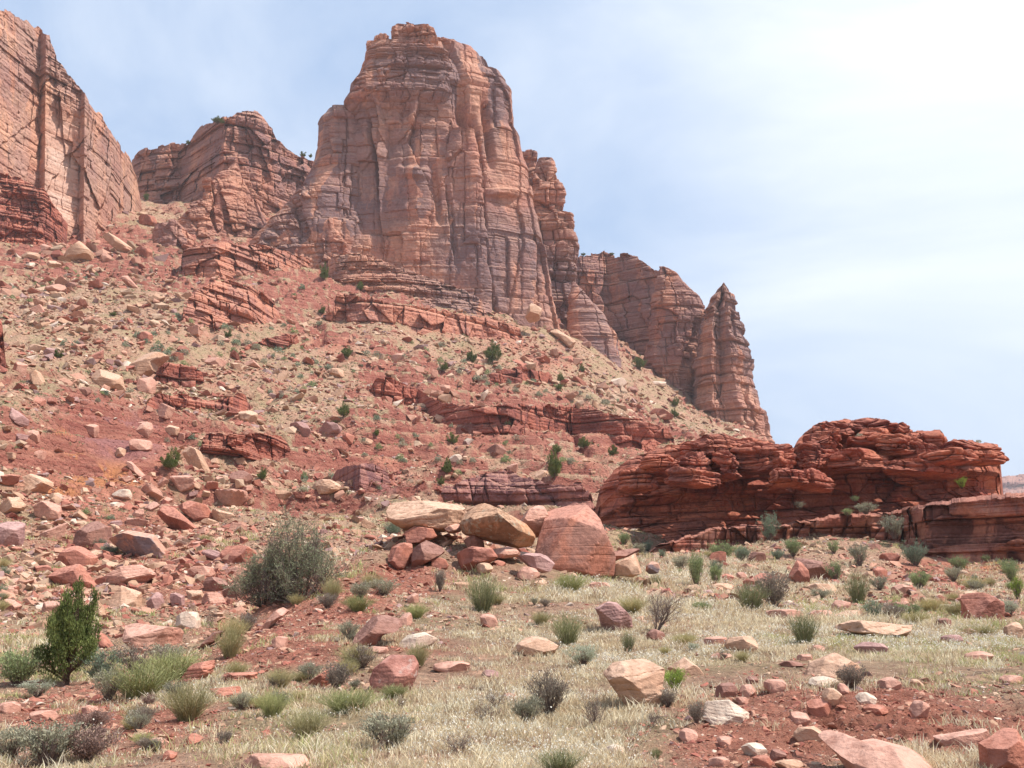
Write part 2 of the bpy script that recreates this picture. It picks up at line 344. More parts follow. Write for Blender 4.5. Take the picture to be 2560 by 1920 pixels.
# cut bank with a lumpy face at the lower right
bank = np.exp(-(((xf - 3.6) / 2.4) ** 2 + ((yf - 9.6) / 2.0) ** 2))
zf = zf + bank * (0.22 * fbm(xf / 0.5, yf / 0.5, zf * 2, 4, 71) + 0.10 * fbm(xf / 0.14, yf / 0.14, zf * 3, 3, 72))
ZG = zf.reshape(tt.shape)
def gz_polar(th, r):
    j = np.clip(np.searchsorted(TI, th) - 1, 0, len(TI) - 2); i = np.clip(np.searchsorted(LI, np.log(r)) - 1, 0, len(LI) - 2)
    fx = np.clip((th - TI[j]) / (TI[j + 1] - TI[j]), 0, 1); fy = np.clip((np.log(r) - LI[i]) / (LI[i + 1] - LI[i]), 0, 1)
    return (ZG[i, j] * (1 - fx) + ZG[i, j + 1] * fx) * (1 - fy) + (ZG[i + 1, j] * (1 - fx) + ZG[i + 1, j + 1] * fx) * fy
def gz(x, y):
    x = np.atleast_1d(np.asarray(x, float)); y = np.atleast_1d(np.asarray(y, float))
    return gz_polar(np.arctan2(x, y), np.hypot(x, y))
def hit(u, v, rmin=6.0):
    """where the sight line through photo pixel (u, v) meets the ground"""
    a, e = ray(u, v); th = math.atan(a); c = math.cos(th)
    rs = np.exp(np.linspace(math.log(rmin), math.log(480), 2400)); zz = gz_polar(np.full(rs.shape, th), rs)
    k = np.where(zz >= e * rs * c)[0]
    if len(k) == 0: k = [int(np.argmax(zz / rs))]
    r = rs[k[0]]
    return Vector((r * math.sin(th), r * c, float(zz[k[0]])))
Vg = np.stack([xf, yf, zf], 1)
Fg = grid_faces(len(LI), len(TI))
# ground material
m, nt, bs = newmat('desert soil')
pos = N(nt, 'ShaderNodeNewGeometry').outputs['Position']
nA = noise(nt, pos, 0.045, 5, 0.6, 0.3); nB = noise(nt, pos, 0.9, 6, 0.7, 0.2); nC = noise(nt, pos, 7.0, 6, 0.7)
red = math2(nt, 'ADD', attr(nt, 'red'), mapr(nt, nA, 0.35, 0.65, -0.30, 0.22)); red = math2(nt, 'ADD', red, mapr(nt, nB, 0.3, 0.7, -0.22, 0.22), True)
tanc = mixc(nt, mapr(nt, nC, 0.35, 0.65), (0.39, 0.225, 0.15), (0.49, 0.315, 0.215))
redc = mixc(nt, mapr(nt, nB, 0.35, 0.65), (0.38, 0.14, 0.09), (0.48, 0.215, 0.145))
c = mixc(nt, mapr(nt, red, 0.25, 0.65), tanc, redc)
c = mixc(nt, mapr(nt, math2(nt, 'ADD', attr(nt, 'orange'), mapr(nt, nB, .3, .7, -.2, .2)), .35, .6), c, mixc(nt, mapr(nt, nC, .3, .7), (.44, .17, .075), (.52, .23, .11)))
pc = mixc(nt, mapr(nt, nC, 0.3, 0.7), (0.29, 0.115, 0.105), (0.38, 0.17, 0.145))
c = mixc(nt, mapr(nt, attr(nt, 'purple'), 0.3, 0.8), c, pc)
gcol = mixc(nt, mapr(nt, nC, 0.3, 0.7), (0.34, 0.235, 0.13), (0.52, 0.41, 0.27))
gf = math2(nt, 'ADD', attr(nt, 'grass'), mapr(nt, nB, 0.3, 0.7, -0.35, 0.25), True)
c = mixc(nt, mapr(nt, gf, 0.25, 0.8, 0, 0.55), c, gcol)
olive = math2(nt, 'MULTIPLY', mapr(nt, noise(nt, pos, 0.16, 6, 0.75), 0.46, 0.58), mapr(nt, red, 0.2, 0.6, 0.60, 0.0), True)
c = mixc(nt, olive, c, (0.33, 0.28, 0.15))
nD = noise(nt, pos, 2.2, 8, 0.8)
c = mixc(nt, 1.0, c, mixc(nt, mapr(nt, nD, 0.3, 0.7), (0.66, 0.64, 0.62), (1.28, 1.26, 1.24)), 'MULTIPLY')
gn = N(nt, 'ShaderNodeNewGeometry'); sn = N(nt, 'ShaderNodeSeparateXYZ'); nt.links.new(gn.outputs['True Normal'], sn.inputs[0])
bed = noise(nt, mapping(nt, pos, (.12, .12, 2.4)), 1.0, 4, .6)
c = mixc(nt, math2(nt, 'MULTIPLY', mapr(nt, sn.outputs[2], .64, .48), attr(nt, 'rocky')), c, mixc(nt, mapr(nt, bed, .4, .6), (.28, .09, .065), (.40, .165, .115)))
hh = math2(nt, 'ADD', nD, math2(nt, 'MULTIPLY', nC, 0.3))
for sc_, amt, hs in ((0.75, .5, .9), (2.6, .6, .5), (11.0, .6, .14)):       # broken rock chips of three sizes
    vo = N(nt, 'ShaderNodeTexVoronoi'); vo.inputs['Scale'].default_value = sc_; nt.links.new(mapping(nt, pos, (1, 1, 1.4), (.1, .2, 0)), vo.inputs['Vector'])
    sp = N(nt, 'ShaderNodeSeparateXYZ'); nt.links.new(vo.outputs['Color'], sp.inputs[0])
    on = math2(nt, 'MULTIPLY', mapr(nt, sp.outputs[1], .35, .45), mapr(nt, vo.outputs['Distance'], .52, .40), True)
    cc = mixc(nt, sp.outputs[0], (.60, .52, .50), (1.42, 1.42, 1.44))
    c = mixc(nt, math2(nt, 'MULTIPLY', on, amt), c, mixc(nt, 1.0, c, cc, 'MULTIPLY'))
    hh = math2(nt, 'ADD', hh, math2(nt, 'MULTIPLY', math2(nt, 'MULTIPLY', on, math2(nt, 'ADD', sp.outputs[2], .3)), hs))
nt.links.new(c, bs.inputs['Base Color'])
bump(nt, bs, hh, 0.9, 0.35)
M_GROUND = m
purp = zone([(300,1090,140,80,1.0),(200,1000,150,60,.6),(930,1215,100,60,.8),(1370,890,90,30,.5)], tf, rf, zf)
ground = mesh_np('ground', Vg, [Fg[:, ::-1]], M_GROUND, True, {'red': redz, 'grass': grz, 'purple': purp, 'rocky': sstep(60, 100, rf), 'orange': zone([(235,1165,85,60,1.0),(150,1235,60,22,.9),(170,1080,50,40,.7),(330,1190,50,30,.8),(2480,1415,90,14,.9)], tf, rf, zf)})
tag(ground, 'red and tan desert ground rising from the wash to the talus below the cliffs', 'ground', kind='structure')

# ------------------------------------------------------------------ cliffs
def brick(s, z, h, w, seed):
    """bedded and jointed rock: random number per block, distance to its edges in metres"""
    zz = z + .33 * h * np.sin(z / h * 1.9 + seed) ; L = zz / h; i = np.floor(L); fz = L - i
    jw = w * (.55 + .9 * h3(i, i * 0, i * 0, seed + 5)); q = s / jw + h3(i, i * 0 + 3, i * 0, seed) * 7; q = q + .28 * np.sin(q * 2.3 + i)
    j = np.floor(q); fx = q - j
    e = np.minimum(np.minimum(fz, 1 - fz) * h, np.minimum(fx, 1 - fx) * jw)
    return h3(i, j, i * 0, seed + 1), e, h3(i, i * 0, i * 0, seed + 2), (fx - .5) * (h3(i, j, i * 0 + 1, seed) - .5)
def relief(x, y, z, seed, big=3.0, cell=(9, 9, 30), mid=0.9, mcell=(3.2, 3.2, 4.5), lay=0.6, lt=2.6, rough=0.5, crack=1.4, dip=(0.0, 0.0)):
    """how far a rock face stands out, metres: joint-bounded slabs, blocks, beds, cracks"""
    zz = z + dip[0] * x + dip[1] * y
    k = cell[0]
    wx = x + .6 * y + .16 * k * fbm(x / k, y / k, z / (2 * k), 2, seed + 50); wz = zz + .035 * k * fbm(x / (1.5 * k), y / (1.5 * k), z / k, 2, seed + 51)
    wx = wx + .05 * k * fbm(x / 2, y / 2, z / 1.5, 2, seed + 55)
    f1, f2, c, tl = voro(wx / cell[0], x * 0, wz / cell[2], seed)
    d = big * .8 * (c - .5) * 2 + big * 1.1 * tl - .35 * crack * np.exp(-((f2 - f1) / 0.035))
    c, e, hb, tl = brick(wx, wz, cell[2] * .55, cell[0] * .9, seed + 20)
    d = d + big * .55 * (c - .5) * 2 + big * .8 * tl - crack * .7 * np.exp(-e / (.03 * k))
    mm = 0.25 + 0.75 * sstep(-.2, .3, fbm(x / (3 * k), y / (3 * k), z / (3 * k), 2, seed + 52))
    c, e, hb, tl = brick(wx * 1.01 + 3, wz, mcell[2], mcell[0] * 1.3, seed + 30)
    d = d + mm * (mid * .8 * (c - .5) * 2 + mid * .8 * tl + mid * .5 * (hb - .5) - .5 * mid * np.exp(-e / (.12 * mcell[2])))
    L = wz / lt; i = np.floor(L); fr = L - i
    h0, h1 = h3(i, i * 0, i * 0, seed + 9), h3(i + 1, i * 0, i * 0, seed + 9)
    lm = 0.3 + 0.7 * sstep(-.3, .3, fbm(x / (3 * k), y / (3 * k), z / (1.5 * k), 2, seed + 53))
    d = d + lay * lm * ((h0 + (h1 - h0) * sstep(.86, 1, fr)) - .5) * 2 * 1.0
    c, e, hb, tl = brick(wx - 5, wz, lt * .33, lt * 1.3, seed + 40)
    d = d + .5 * lay * lm * ((hb - .5) * 1.2 + (c - .5) * .8 - .3 * np.exp(-e / (.05 * lt)))
    d = d + rough * fbm(x / 2.6, y / 2.6, z / 2.0, 4, seed + 54, 0.6) * 1.3
    return d
class Geo:
    def __init__(s): s.V = []; s.F = []; s.n = 0
    def add(s, V, Fs):
        s.V.append(V)
        for f in Fs: s.F.append(np.asarray(f) + s.n)
        s.n += len(V)
    def build(s, name, mat, smooth=False, **kw):
        q = [f for f in s.F if f.shape[1] == 4]; t = [f for f in s.F if f.shape[1] == 3]
        L = []
        if q: L.append(np.concatenate(q))
        if t: L.append(np.concatenate(t))
        if getattr(s, 'sc', None):
            at_ = np.zeros(s.n); o_ = sum(len(v) for v in s.V[:s.sc[0]]); at_[o_:o_ + len(s.sc[1])] = s.sc[1]; kw['attrs'] = {'scar': at_}
        return mesh_np(name, np.concatenate(s.V), L, mat, smooth, **kw)
def loft(G_, Lp, Rp, vtop, vbot, Yc, k=0.9, fmax=40, pw=2.4, nr=300, nc=320, seed=1, plan=None, wob=3.0, backk=0.8, topround=0.06, carve=(), botfade=0, **rk):
    """a standing rock mass: rings of constant height; Lp/Rp: photo silhouettes (v, u)"""
    ztop = float(ray(1280, vtop)[1]) * (Yc) ; zbot = float(ray(1280, vbot)[1]) * Yc - 8
    _h = (poly(Rp, vtop + 4) - poly(Lp, vtop + 4)) / 2 / F * Yc; ztop = float(ray(1280, vtop)[1]) * (Yc - .85 * min(_h * k, fmax))
    q = np.linspace(0, 1, nr); z = zbot + (ztop - zbot) * q
    vs = v_of(z / Yc)
    bd = Yc * .011; st_ = lambda q_: (h3(np.floor(z / bd + .3 * np.sin(z / bd)), z * 0 + q_, z * 0, seed) - .5) * 2.2
    js = (fbm(z / 3.0, z * 0 + seed, z * 0, 3, seed + 3) + st_(1)) * wob; js2 = (fbm(z / 3.0, z * 0 - seed, z * 0 + 7, 3, seed + 4) + st_(5)) * wob
    uL = poly(Lp, vs) + js; uR = poly(Rp, vs) + js2
    aL = (uL - 1280) / F / (CA - SA * (960 - vs) / F); aR = (uR - 1280) / F / (CA - SA * (960 - vs) / F)
    hw = (aR - aL) / 2; ac = (aR + aL) / 2
    ph = np.linspace(0, math.pi, nc, endpoint=False)
    bph = np.linspace(math.pi, 2 * math.pi, 40, endpoint=False)
    A = np.concatenate([ph, bph]); c, s_ = np.cos(A), np.sin(A)
    t = (np.abs(c) ** pw + np.abs(s_) ** pw) ** (-1 / pw); px = -c * t; py = s_ * t
    dep = (np.minimum(hw * Yc * k, fmax) * (1 if not botfade else .15 + .85 * sstep(0, botfade, q)))[:, None]
    front = py > 0
    dy = np.where(front, py * dep, py * dep * backk)
    if plan is not None: dy = np.where(front, dy + np.interp(px, *zip(*plan))[None] * py, dy)
    # outward direction
    Y = Yc - dy; a = ac[:, None] + hw[:, None] * px[None]
    X = a * Y; Z = np.repeat(z[:, None], len(A), 1)
    ox = np.repeat((px * 0.9)[None], nr, 0); oy = np.where(front, -py - .12, -py)[None] + 0 * ox; ol = np.hypot(ox, oy) + 1e-6
    d = np.zeros_like(X); fm = np.concatenate([np.ones(nc), np.zeros(40)]).astype(bool)
    d[:, fm] = relief(X[:, fm].ravel(), Y[:, fm].ravel(), Z[:, fm].ravel(), seed, **rk).reshape(nr, -1)
    if carve:
        up_ = v_of(Z / Y); uu_ = u_of(X / Y, up_)
        for (cu, cv, hu, hv, dd) in carve: d -= dd * np.exp(-(np.abs((uu_ - cu - .12 * (up_ - cv)) / hu) ** 3 + np.abs((up_ - cv) / hv) ** 4)) * front[None]
    side = np.concatenate([np.clip(np.sin(ph) * 1.5, 0.25, 1), np.zeros(40)])
    d = d * side[None]
    rnd = sstep(0, topround, 1 - q)[:, None]
    X = X + d * ox / ol; Y = Y + d * oy / ol
    X = (X - (ac * Yc)[:, None]) * (0.93 + .07 * rnd) + (ac * Yc)[:, None]
    V = np.stack([X, Y, Z], -1).reshape(-1, 3)
    V = np.vstack([V, [[float(X[-1].mean()), float(Y[-1].mean()), ztop + 0.3]]])
    n = len(A); i = np.arange(n); top = (nr - 1) * n
    G_.add(V, [grid_faces(nr, n, 0, True)[:, ::-1], np.stack([top + (i + 1) % n, top + i, np.full(n, nr * n)], 1)])
def wall(G_, top, bot, Yp, nc=500, nr=160, seed=1, lean=0.10, ends=8.0, capd=30, capdrop=0.0, jag=6, prof=None, amp=1.0, seat=6, vary=0, scar=None, taper=0, **rk):
    """a rock face running across: top/bot photo lines (u, v); Yp (u, distance)"""
    us = np.linspace(top[0][0], top[-1][0], nc)
    vt = poly(top, us); vb = poly(bot, us); Y0 = poly(Yp, us)
    blk = np.round((h3(np.floor(us / 17 + 1.3 * fbm(us / 40, us * 0, us * 0, 2, seed)), us * 0, us * 0, seed) - .5) * 2, 1)
    vt = vt + jag * (0.6 * blk + fbm(us / 14, us * 0, us * 0, 4, seed + 1))
    s = (us - us[0]) / (us[-1] - us[0])
    if taper: tp_ = sstep(0, taper, np.minimum(s, 1 - s) + .03 * fbm(us / 9, us * 0, us * 0, 2, seed + 3)); vt = vb + 6 + (vt - vb - 6) * tp_
    wm = (us[-1] - us[0]) / F * Y0.mean()
    er = min(ends / wm, .45)
    endf = np.sqrt(np.clip(1 - (1 - np.minimum(np.minimum(s, 1 - s) / er, 1)) ** 2, 0, 1))       # 0 at the ends
    t = np.linspace(0, 1, nr)
    eb = ray(us, vb)[1] * Y0 - seat; et = ray(us, vt)[1]
    H = et * Y0 - eb
    v3 = lambda i: None
    at, _ = ray(us, vt); ab, _ = ray(us, vb)
    T = t[:, None]; pr = (np.interp(t, *zip(*prof)) if prof else 0 * t)[:, None]
    Y = Y0[None] + T * H[None] * lean + (1 - endf)[None] * ends * 1.0 - pr
    a = ab[None] * (1 - T) + at[None] * T
    Z = eb[None] + T * (et[None] * Y[-1][None] - eb[None])
    X = a * Y
    d = relief(X.ravel(), Y.ravel(), Z.ravel(), seed, **rk).reshape(X.shape) * amp
    d = d * (0.3 + 0.7 * endf)[None]
    if scar:
        vv_ = v_of(Z / Y); sm_ = np.exp(-(np.abs((us[None] - scar[0]) / scar[2]) ** 5 + np.abs((vv_ - scar[1]) / scar[3]) ** 5)); d = d * (1 - .65 * sm_) - 1.2 * sm_
        G_.sc = (len(G_.V), sm_ * scar[4])
    if vary: d = d + vary * fbm((us / 60)[None] + 0 * T, T * 1.5 + 0 * X, X * 0, 3, seed + 5)
    dt = d * (1 - 0.0 * T)
    kY = (Y - dt) / Y
    X = X * kY; Y = Y - dt
    Z = np.where(T > .985, Z * kY, Z + (Z * kY - Z) * T)
    cap = []
    for (f_, h_) in ((0.15, .0), (0.5, .1), (1.0, .6)):
        cap.append(np.stack([X[-1] * (Y[-1] + capd * f_) / Y[-1], Y[-1] + capd * f_, Z[-1] - capdrop * f_ - 0.01 * capd * f_], -1))
    cap.append(np.stack([X[-1] * (Y[-1] + capd * 1.05) / Y[-1], Y[-1] + capd * 1.05, Z[0] - 5], -1))
    V = np.concatenate([np.stack([X, Y, Z], -1)] + [c[None] for c in cap], 0)
    if scar: G_.sc = (G_.sc[0], np.concatenate([G_.sc[1], np.zeros((len(cap), nc))]).ravel())
    n_r = V.shape[0]; V = V.reshape(-1, 3)
    fs = [grid_faces(n_r, nc)]
    # close the ends
    for col in (0, nc - 1):
        idx = np.arange(n_r) * nc + col; c0 = len(V); V = np.vstack([V, V[idx].mean(0)])
        nx = np.roll(idx, -1)
        fs.append(np.stack([idx, nx, np.full(n_r, c0)] if col == 0 else [nx, idx, np.full(n_r, c0)], 1))
    G_.add(V, fs)

# ---- main butte
B = Geo()
cl = dict(big=1.5, cell=(11, 11, 36), mid=0.75, mcell=(4.0, 4.0, 7.0), lay=0.30, lt=3.4, rough=0.30, crack=.8)
loft(B, [(105,917),(169,917),(193,905),(231,878),(300,862),(400,850),(640,812),(760,800)], [(105,1143),(133,1182),(140,1201),(183,1218),(200,1245),(217,1259),(246,1276),(337,1278),(366,1298),(450,1318),(550,1342),(650,1362),(770,1385),(860,1400)],
     112, 800, 345, k=0.5, fmax=19, pw=3.8, nr=520, nc=560, seed=3, plan=[(-1,0),(-.6,1),(-.45,-1),(-.16,3),(.05,2.2),(.25,1),(.38,-1),(.5,.8),(.75,-.5),(1,0)], topround=0.02,
     carve=[(1158,300,12,38,2.5),(1188,345,9,52,4),(1222,330,10,75,4.5),(1180,430,7,60,3),(930,380,5,90,3.5),(1010,280,14,40,2),(1090,480,8,70,2),(1040,430,40,14,-1.5),(960,250,60,12,-1.6),(1260,480,40,10,-2.5),(1130,560,6,90,2)], **cl)
# summit blocks
up = dict(big=1.2, cell=(4, 4, 5), mid=0.6, mcell=(2, 2, 1.6), lay=0.8, lt=1.7, rough=0.3, crack=1.0)
loft(B, [(57,988),(72,981),(150,975)], [(57,1076),(96,1088),(150,1100)], 58, 175, 334, k=0.5, fmax=9, pw=4.5, nr=110, nc=150, seed=5, wob=2, topround=.03, **up)
loft(B, [(84,937),(98,933),(150,930)], [(84,968),(100,974),(150,976)], 85, 170, 338, k=0.6, fmax=7, pw=3.5, nr=70, nc=80, seed=6, wob=2, topround=.2, **up)
loft(B, [(99,918),(150,914)], [(99,934),(150,938)], 99, 170, 340, k=0.9, fmax=9, nr=60, nc=50, seed=7, wob=2, topround=.15, **up)
loft(B, [(88,1080),(120,1080),(180,1085)], [(88,1098),(116,1143),(180,1150)], 96, 200, 343, k=0.8, fmax=12, nr=80, nc=80, seed=8, wob=2, **up)
loft(B, [(128,1130),(220,1120)], [(128,1182),(150,1203),(180,1218),(220,1225)], 131, 240, 345, k=0.8, fmax=12, nr=80, nc=100, seed=9, wob=2.5, **up)
loft(B, [(198,1236),(300,1225)], [(198,1246),(217,1259),(246,1276),(300,1277)], 200, 320, 346, k=0.8, fmax=10, nr=80, nc=60, seed=10, wob=2, topround=.1, **up)
# strongly bedded upper third
ub = dict(big=.9, cell=(8, 8, 8), mid=.7, mcell=(3.4, 3.4, 2.2), lay=1.3, lt=3.0, rough=.3, crack=.9)
loft(B, [(112,912),(169,915),(193,903),(231,876),(262,862),(300,880)], [(112,1100),(140,1120),(183,1128),(240,1130),(300,1120)], 113, 285, 334, k=.45, fmax=11, botfade=.5, pw=3.8, nr=190, nc=330, seed=14, topround=.03, **ub)
loft(B, [(175,1120),(330,1130)], [(178,1216),(217,1257),(246,1275),(330,1276)], 180, 340, 339, k=.5, fmax=11, botfade=.5, pw=3.5, nr=170, nc=200, seed=24, topround=.03, **ub)
# left shoulder columns
loft(B, [(265,845),(275,818),(309,796),(371,790),(430,776),(470,755),(520,722),(600,690)], [(265,866),(300,925),(640,945)], 265, 700, 338, k=0.8, fmax=17, pw=2.2, nr=360, nc=260, seed=12, topround=.05, **cl)
loft(B, [(205,884),(231,878),(300,865)], [(205,912),(231,935),(640,985)], 208, 690, 336, k=0.7, fmax=12, pw=2.3, nr=380, nc=160, seed=13, topround=.05, **cl)
# right face slabs
loft(B, [(330,1120),(800,1110)], [(330,1190),(800,1235)], 320, 800, 328, k=0.5, fmax=8, pw=3.0, nr=330, nc=200, seed=15, topround=.08, **cl)
loft(B, [(372,1240),(600,1236),(830,1260)], [(372,1298),(450,1316),(550,1335),(650,1350),(820,1400)], 362, 840, 340, k=0.7, fmax=13, pw=2.4, nr=360, nc=220, seed=16, topround=.05, **cl)
# rear right columns
rr_ = dict(big=1.6, cell=(6, 6, 9), mid=0.8, mcell=(3.0, 3.0, 3), lay=1.1, lt=3.4, rough=0.35, crack=1.6)
loft(B, [(378,1290),(900,1300)], [(378,1336),(420,1344),(560,1370),(900,1400)], 379, 860, 368, k=0.6, fmax=16, pw=3.2, wob=1.6, nr=300, nc=120, seed=17, topround=.02, **rr_)
loft(B, [(390,1346),(420,1338),(520,1325),(560,1310),(900,1300)], [(390,1366),(396,1384),(434,1387),(482,1406),(516,1409),(530,1404),(545,1428),(578,1433),(622,1447),(675,1440),(760,1436),(900,1450)], 392, 880, 362, k=0.55, fmax=15, pw=3.2, wob=1.6, nr=330, nc=240, seed=18, topround=.03, **rr_)
# cross-bedded wedge at the right foot
wd = dict(big=0.7, cell=(12, 12, 30), mid=0.3, mcell=(6, 6, 1.6), lay=0.35, lt=1.5, rough=0.15, crack=.3)
loft(B, [(705,1428),(950,1400)], [(705,1434),(750,1478),(789,1511),(839,1540),(930,1556)], 706, 930, 352, k=0.7, fmax=14, nr=200, nc=180, seed=19, **wd)
# rubbly apron on the left
rb = dict(big=1.6, cell=(7, 7, 9), mid=1.0, mcell=(2.6, 2.6, 2.4), lay=0.3, lt=3, rough=1.0, crack=.8)
loft(B, [(405,790),(430,776),(470,750),(520,705),(570,650),(620,610),(680,560)], [(405,830),(500,880),(640,960)], 400, 700, 334, k=0.5, fmax=16, pw=1.8, nr=230, nc=260, seed=20, **rb)
# low stepped bench in front of the foot
wall(B, [(820,652),(840,640),(880,634),(930,640),(990,662),(1060,690),(1150,722),(1230,760)], [(820,716),(900,712),(1000,728),(1100,752),(1230,790)], [(820,306),(1000,304),(1230,312)], nc=420, nr=90, seed=22, lean=.4, ends=7, capd=26, capdrop=1, jag=5, big=.8, cell=(5,5,3), mid=.7, mcell=(2.4,2.4,1.1), lay=1.0, lt=1.5, rough=.5, crack=.6)
butte = B.build('butte', M_CLIFF)
tag(butte, 'tall main sandstone butte with blocky summit and grey varnished walls', 'butte', kind='structure')

# ---- left cliff
C = Geo()
wall(C, [(-260,10),(-100,20),(0,25),(30,38),(48,42),(65,55),(100,78),(124,92),(128,112),(150,155),(197,212),(225,262),(262,297),(300,368),(322,390),(340,440),(352,500),(358,540)],
     [(-260,600),(0,590),(200,570),(358,565)], [(-260,262),(0,280),(100,300),(115,297),(200,309),(212,307),(285,327),(358,356)], nc=700, nr=430, seed=31, lean=0.06, ends=16, capd=60, jag=10,
     big=2.8, cell=(12,12,26), mid=.9, mcell=(4.5,4.5,4.4), lay=.8, lt=3.4, rough=.6, crack=.4, scar=(152, 420, 40, 150, .9))
lc = C.build('cliff', M_LCLIFF); tag(lc, 'high orange cliff wall at the left edge with a smooth pale panel', 'cliff', kind='structure')
C = Geo()
wall(C, [(-150,420),(0,430),(60,455),(110,475),(140,520),(170,560)], [(-150,590),(0,590),(110,585),(170,590)], [(-150,262),(0,272),(110,278),(170,290)], nc=300, nr=150, seed=35, lean=.35, ends=9, capd=22, capdrop=1, jag=7,
     big=1.4, cell=(5,5,5), mid=.9, mcell=(2.6,2.6,1.8), lay=1.1, lt=2.0, rough=.6, crack=1.0)
o = C.build('rock_bench', M_LEDGE); tag(o, 'dark red layered rock bench at the foot of the left cliff', 'rock bench', kind='structure')

# ---- cliff between the left wall and the butte
C = Geo()
wall(C, [(330,400),(345,381),(365,371),(400,366),(425,358),(470,360),(486,340),(500,318),(515,305),(545,300),(580,291),(592,277),(645,279),(662,300),(680,320),(690,345),(720,370),(745,386),(772,404),(830,420)],
     [(330,580),(600,620),(830,640)], [(330,430),(450,425),(560,395),(640,400),(830,430)], nc=560, nr=300, seed=41, lean=.12, ends=8, capd=60, jag=6,
     big=2.8, cell=(12,12,12), mid=1.5, mcell=(5,5,3.2), lay=1.2, lt=3.0, rough=.8, crack=1.2)
tb = dict(big=2.4, cell=(9,9,14), mid=.9, mcell=(4,4,4), lay=.15, lt=3, rough=.9, crack=.9)
loft(C, [(395,590),(430,560),(460,530),(500,500),(545,450),(600,395),(660,370)], [(395,594),(440,606),(480,625),(530,650),(600,690),(660,720)], 398, 660, 352, k=.6, fmax=20, pw=1.7, nr=240, nc=240, seed=42, **tb)
loft(C, [(450,520),(500,505),(560,440),(620,385),(680,380)], [(450,528),(480,545),(560,560),(680,600)], 452, 680, 340, k=.6, fmax=16, pw=1.8, nr=200, nc=200, seed=43, **tb)
loft(C, [(560,385),(590,378),(700,372)], [(560,450),(600,490),(700,520)], 555, 720, 318, k=.6, fmax=14, pw=2, nr=150, nc=180, seed=44, **tb)
o = C.build('cliff', M_BACK); tag(o, 'lower dark broken cliff with a capped knob between left wall and main butte', 'cliff', kind='structure')

# ---- right rear cliff and its buttress
C = Geo()
wall(C, [(1425,645),(1450,638),(1504,635),(1547,637),(1594,643),(1609,658),(1627,666),(1656,673),(1685,687),(1710,709),(1735,735)], [(1425,940),(1560,950),(1735,1010)], [(1425,436),(1520,440),(1600,430),(1735,415)], nc=420, nr=260, seed=51, lean=.05, ends=4, capd=60, jag=9,
     big=2.4, cell=(8,8,16), mid=1.0, mcell=(4,4,3), lay=1.0, lt=3.2, rough=.4, crack=1.5)
wall(C, [(1690,705),(1735,745),(1750,778),(1762,806),(1775,800),(1800,812)], [(1690,1010),(1800,1060)], [(1690,420),(1800,420)], nc=120, nr=200, seed=53, lean=.05, ends=3, capd=40, jag=2, big=1.5, cell=(7,7,12), mid=.9, mcell=(3,3,3), lay=.9, lt=3, rough=.5, crack=1.2)
bt = dict(big=1.8, cell=(7,7,16), mid=.9, mcell=(3.4,3.4,3.6), lay=1.0, lt=3.4, rough=.4, crack=1.3)
loft(C, [(664,1648),(700,1636),(767,1628),(850,1622),(912,1608),(980,1600)], [(664,1660),(680,1690),(709,1712),(745,1748),(757,1752),(765,1752),(790,1768),(810,1766),(825,1758),(894,1752),(948,1752),(1030,1750)], 664, 1040, 402, k=.7, fmax=24, pw=1.9, nr=340, nc=280, seed=52, **bt)
o = C.build('cliff', M_BACK); tag(o, 'long flat-topped cliff right of the main butte with a rounded buttress', 'cliff', kind='structure')
# ---- spire
C = Geo()
loft(C, [(708,1808),(745,1781),(789,1760),(832,1744),(912,1736),(1002,1730),(1060,1728),(1110,1726)], [(708,1817),(724,1829),(753,1833),(785,1847),(847,1862),(875,1878),(948,1881),(965,1888),(977,1898),(1017,1903),(1030,1912),(1042,1916),(1078,1923),(1110,1938)], 709, 1120, 392, k=.85, fmax=24, pw=2.0, nr=420, nc=340, seed=61, wob=5, plan=[(-1,0),(-.4,3),(-.1,-2),(.3,3),(1,0)], topround=.01, **bt)
o = C.build('rock_spire', M_CLIFF); tag(o, 'pointed sandstone spire standing alone at the right end of the cliffs', 'rock spire', kind='structure')

# ---- red outcrop in the middle distance
C = Geo()
oc = dict(big=.55, cell=(3.2,3.2,2.2), mid=.28, mcell=(1.2,1.2,.8), lay=.42, lt=1.0, rough=.16, crack=.45, dip=(-.05, 0))
wall(C, [(1484,1290),(1492,1255),(1500,1224),(1535,1174),(1584,1144),(1644,1119),(1699,1110),(1738,1099),(1778,1090),(1812,1092),(1820,1100),(1838,1093),(1898,1101),(1930,1108),(1957,1120),(1974,1140),(1979,1146),(1984,1120),(1996,1098),(2012,1080),(2047,1058),(2111,1048),(2206,1049),(2226,1057),(2251,1058),(2261,1082),(2281,1077),(2350,1076),(2361,1090),(2366,1110),(2385,1098),(2425,1102),(2495,1112),(2506,1126),(2500,1145)],
     [(1484,1335),(1634,1334),(1758,1320),(1908,1290),(2106,1262),(2305,1232),(2500,1213)], [(1484,101),(1700,97),(2000,98),(2300,97),(2500,95)], nc=1000, nr=300, seed=71, lean=.25, ends=4, capd=10, jag=3, seat=1.5,
     prof=[(0,.4),(.25,-.7),(.42,-.5),(.5,.5),(.62,.2),(.7,.8),(.85,.6),(.93,.2),(1,-.6)], vary=1.4, **oc)
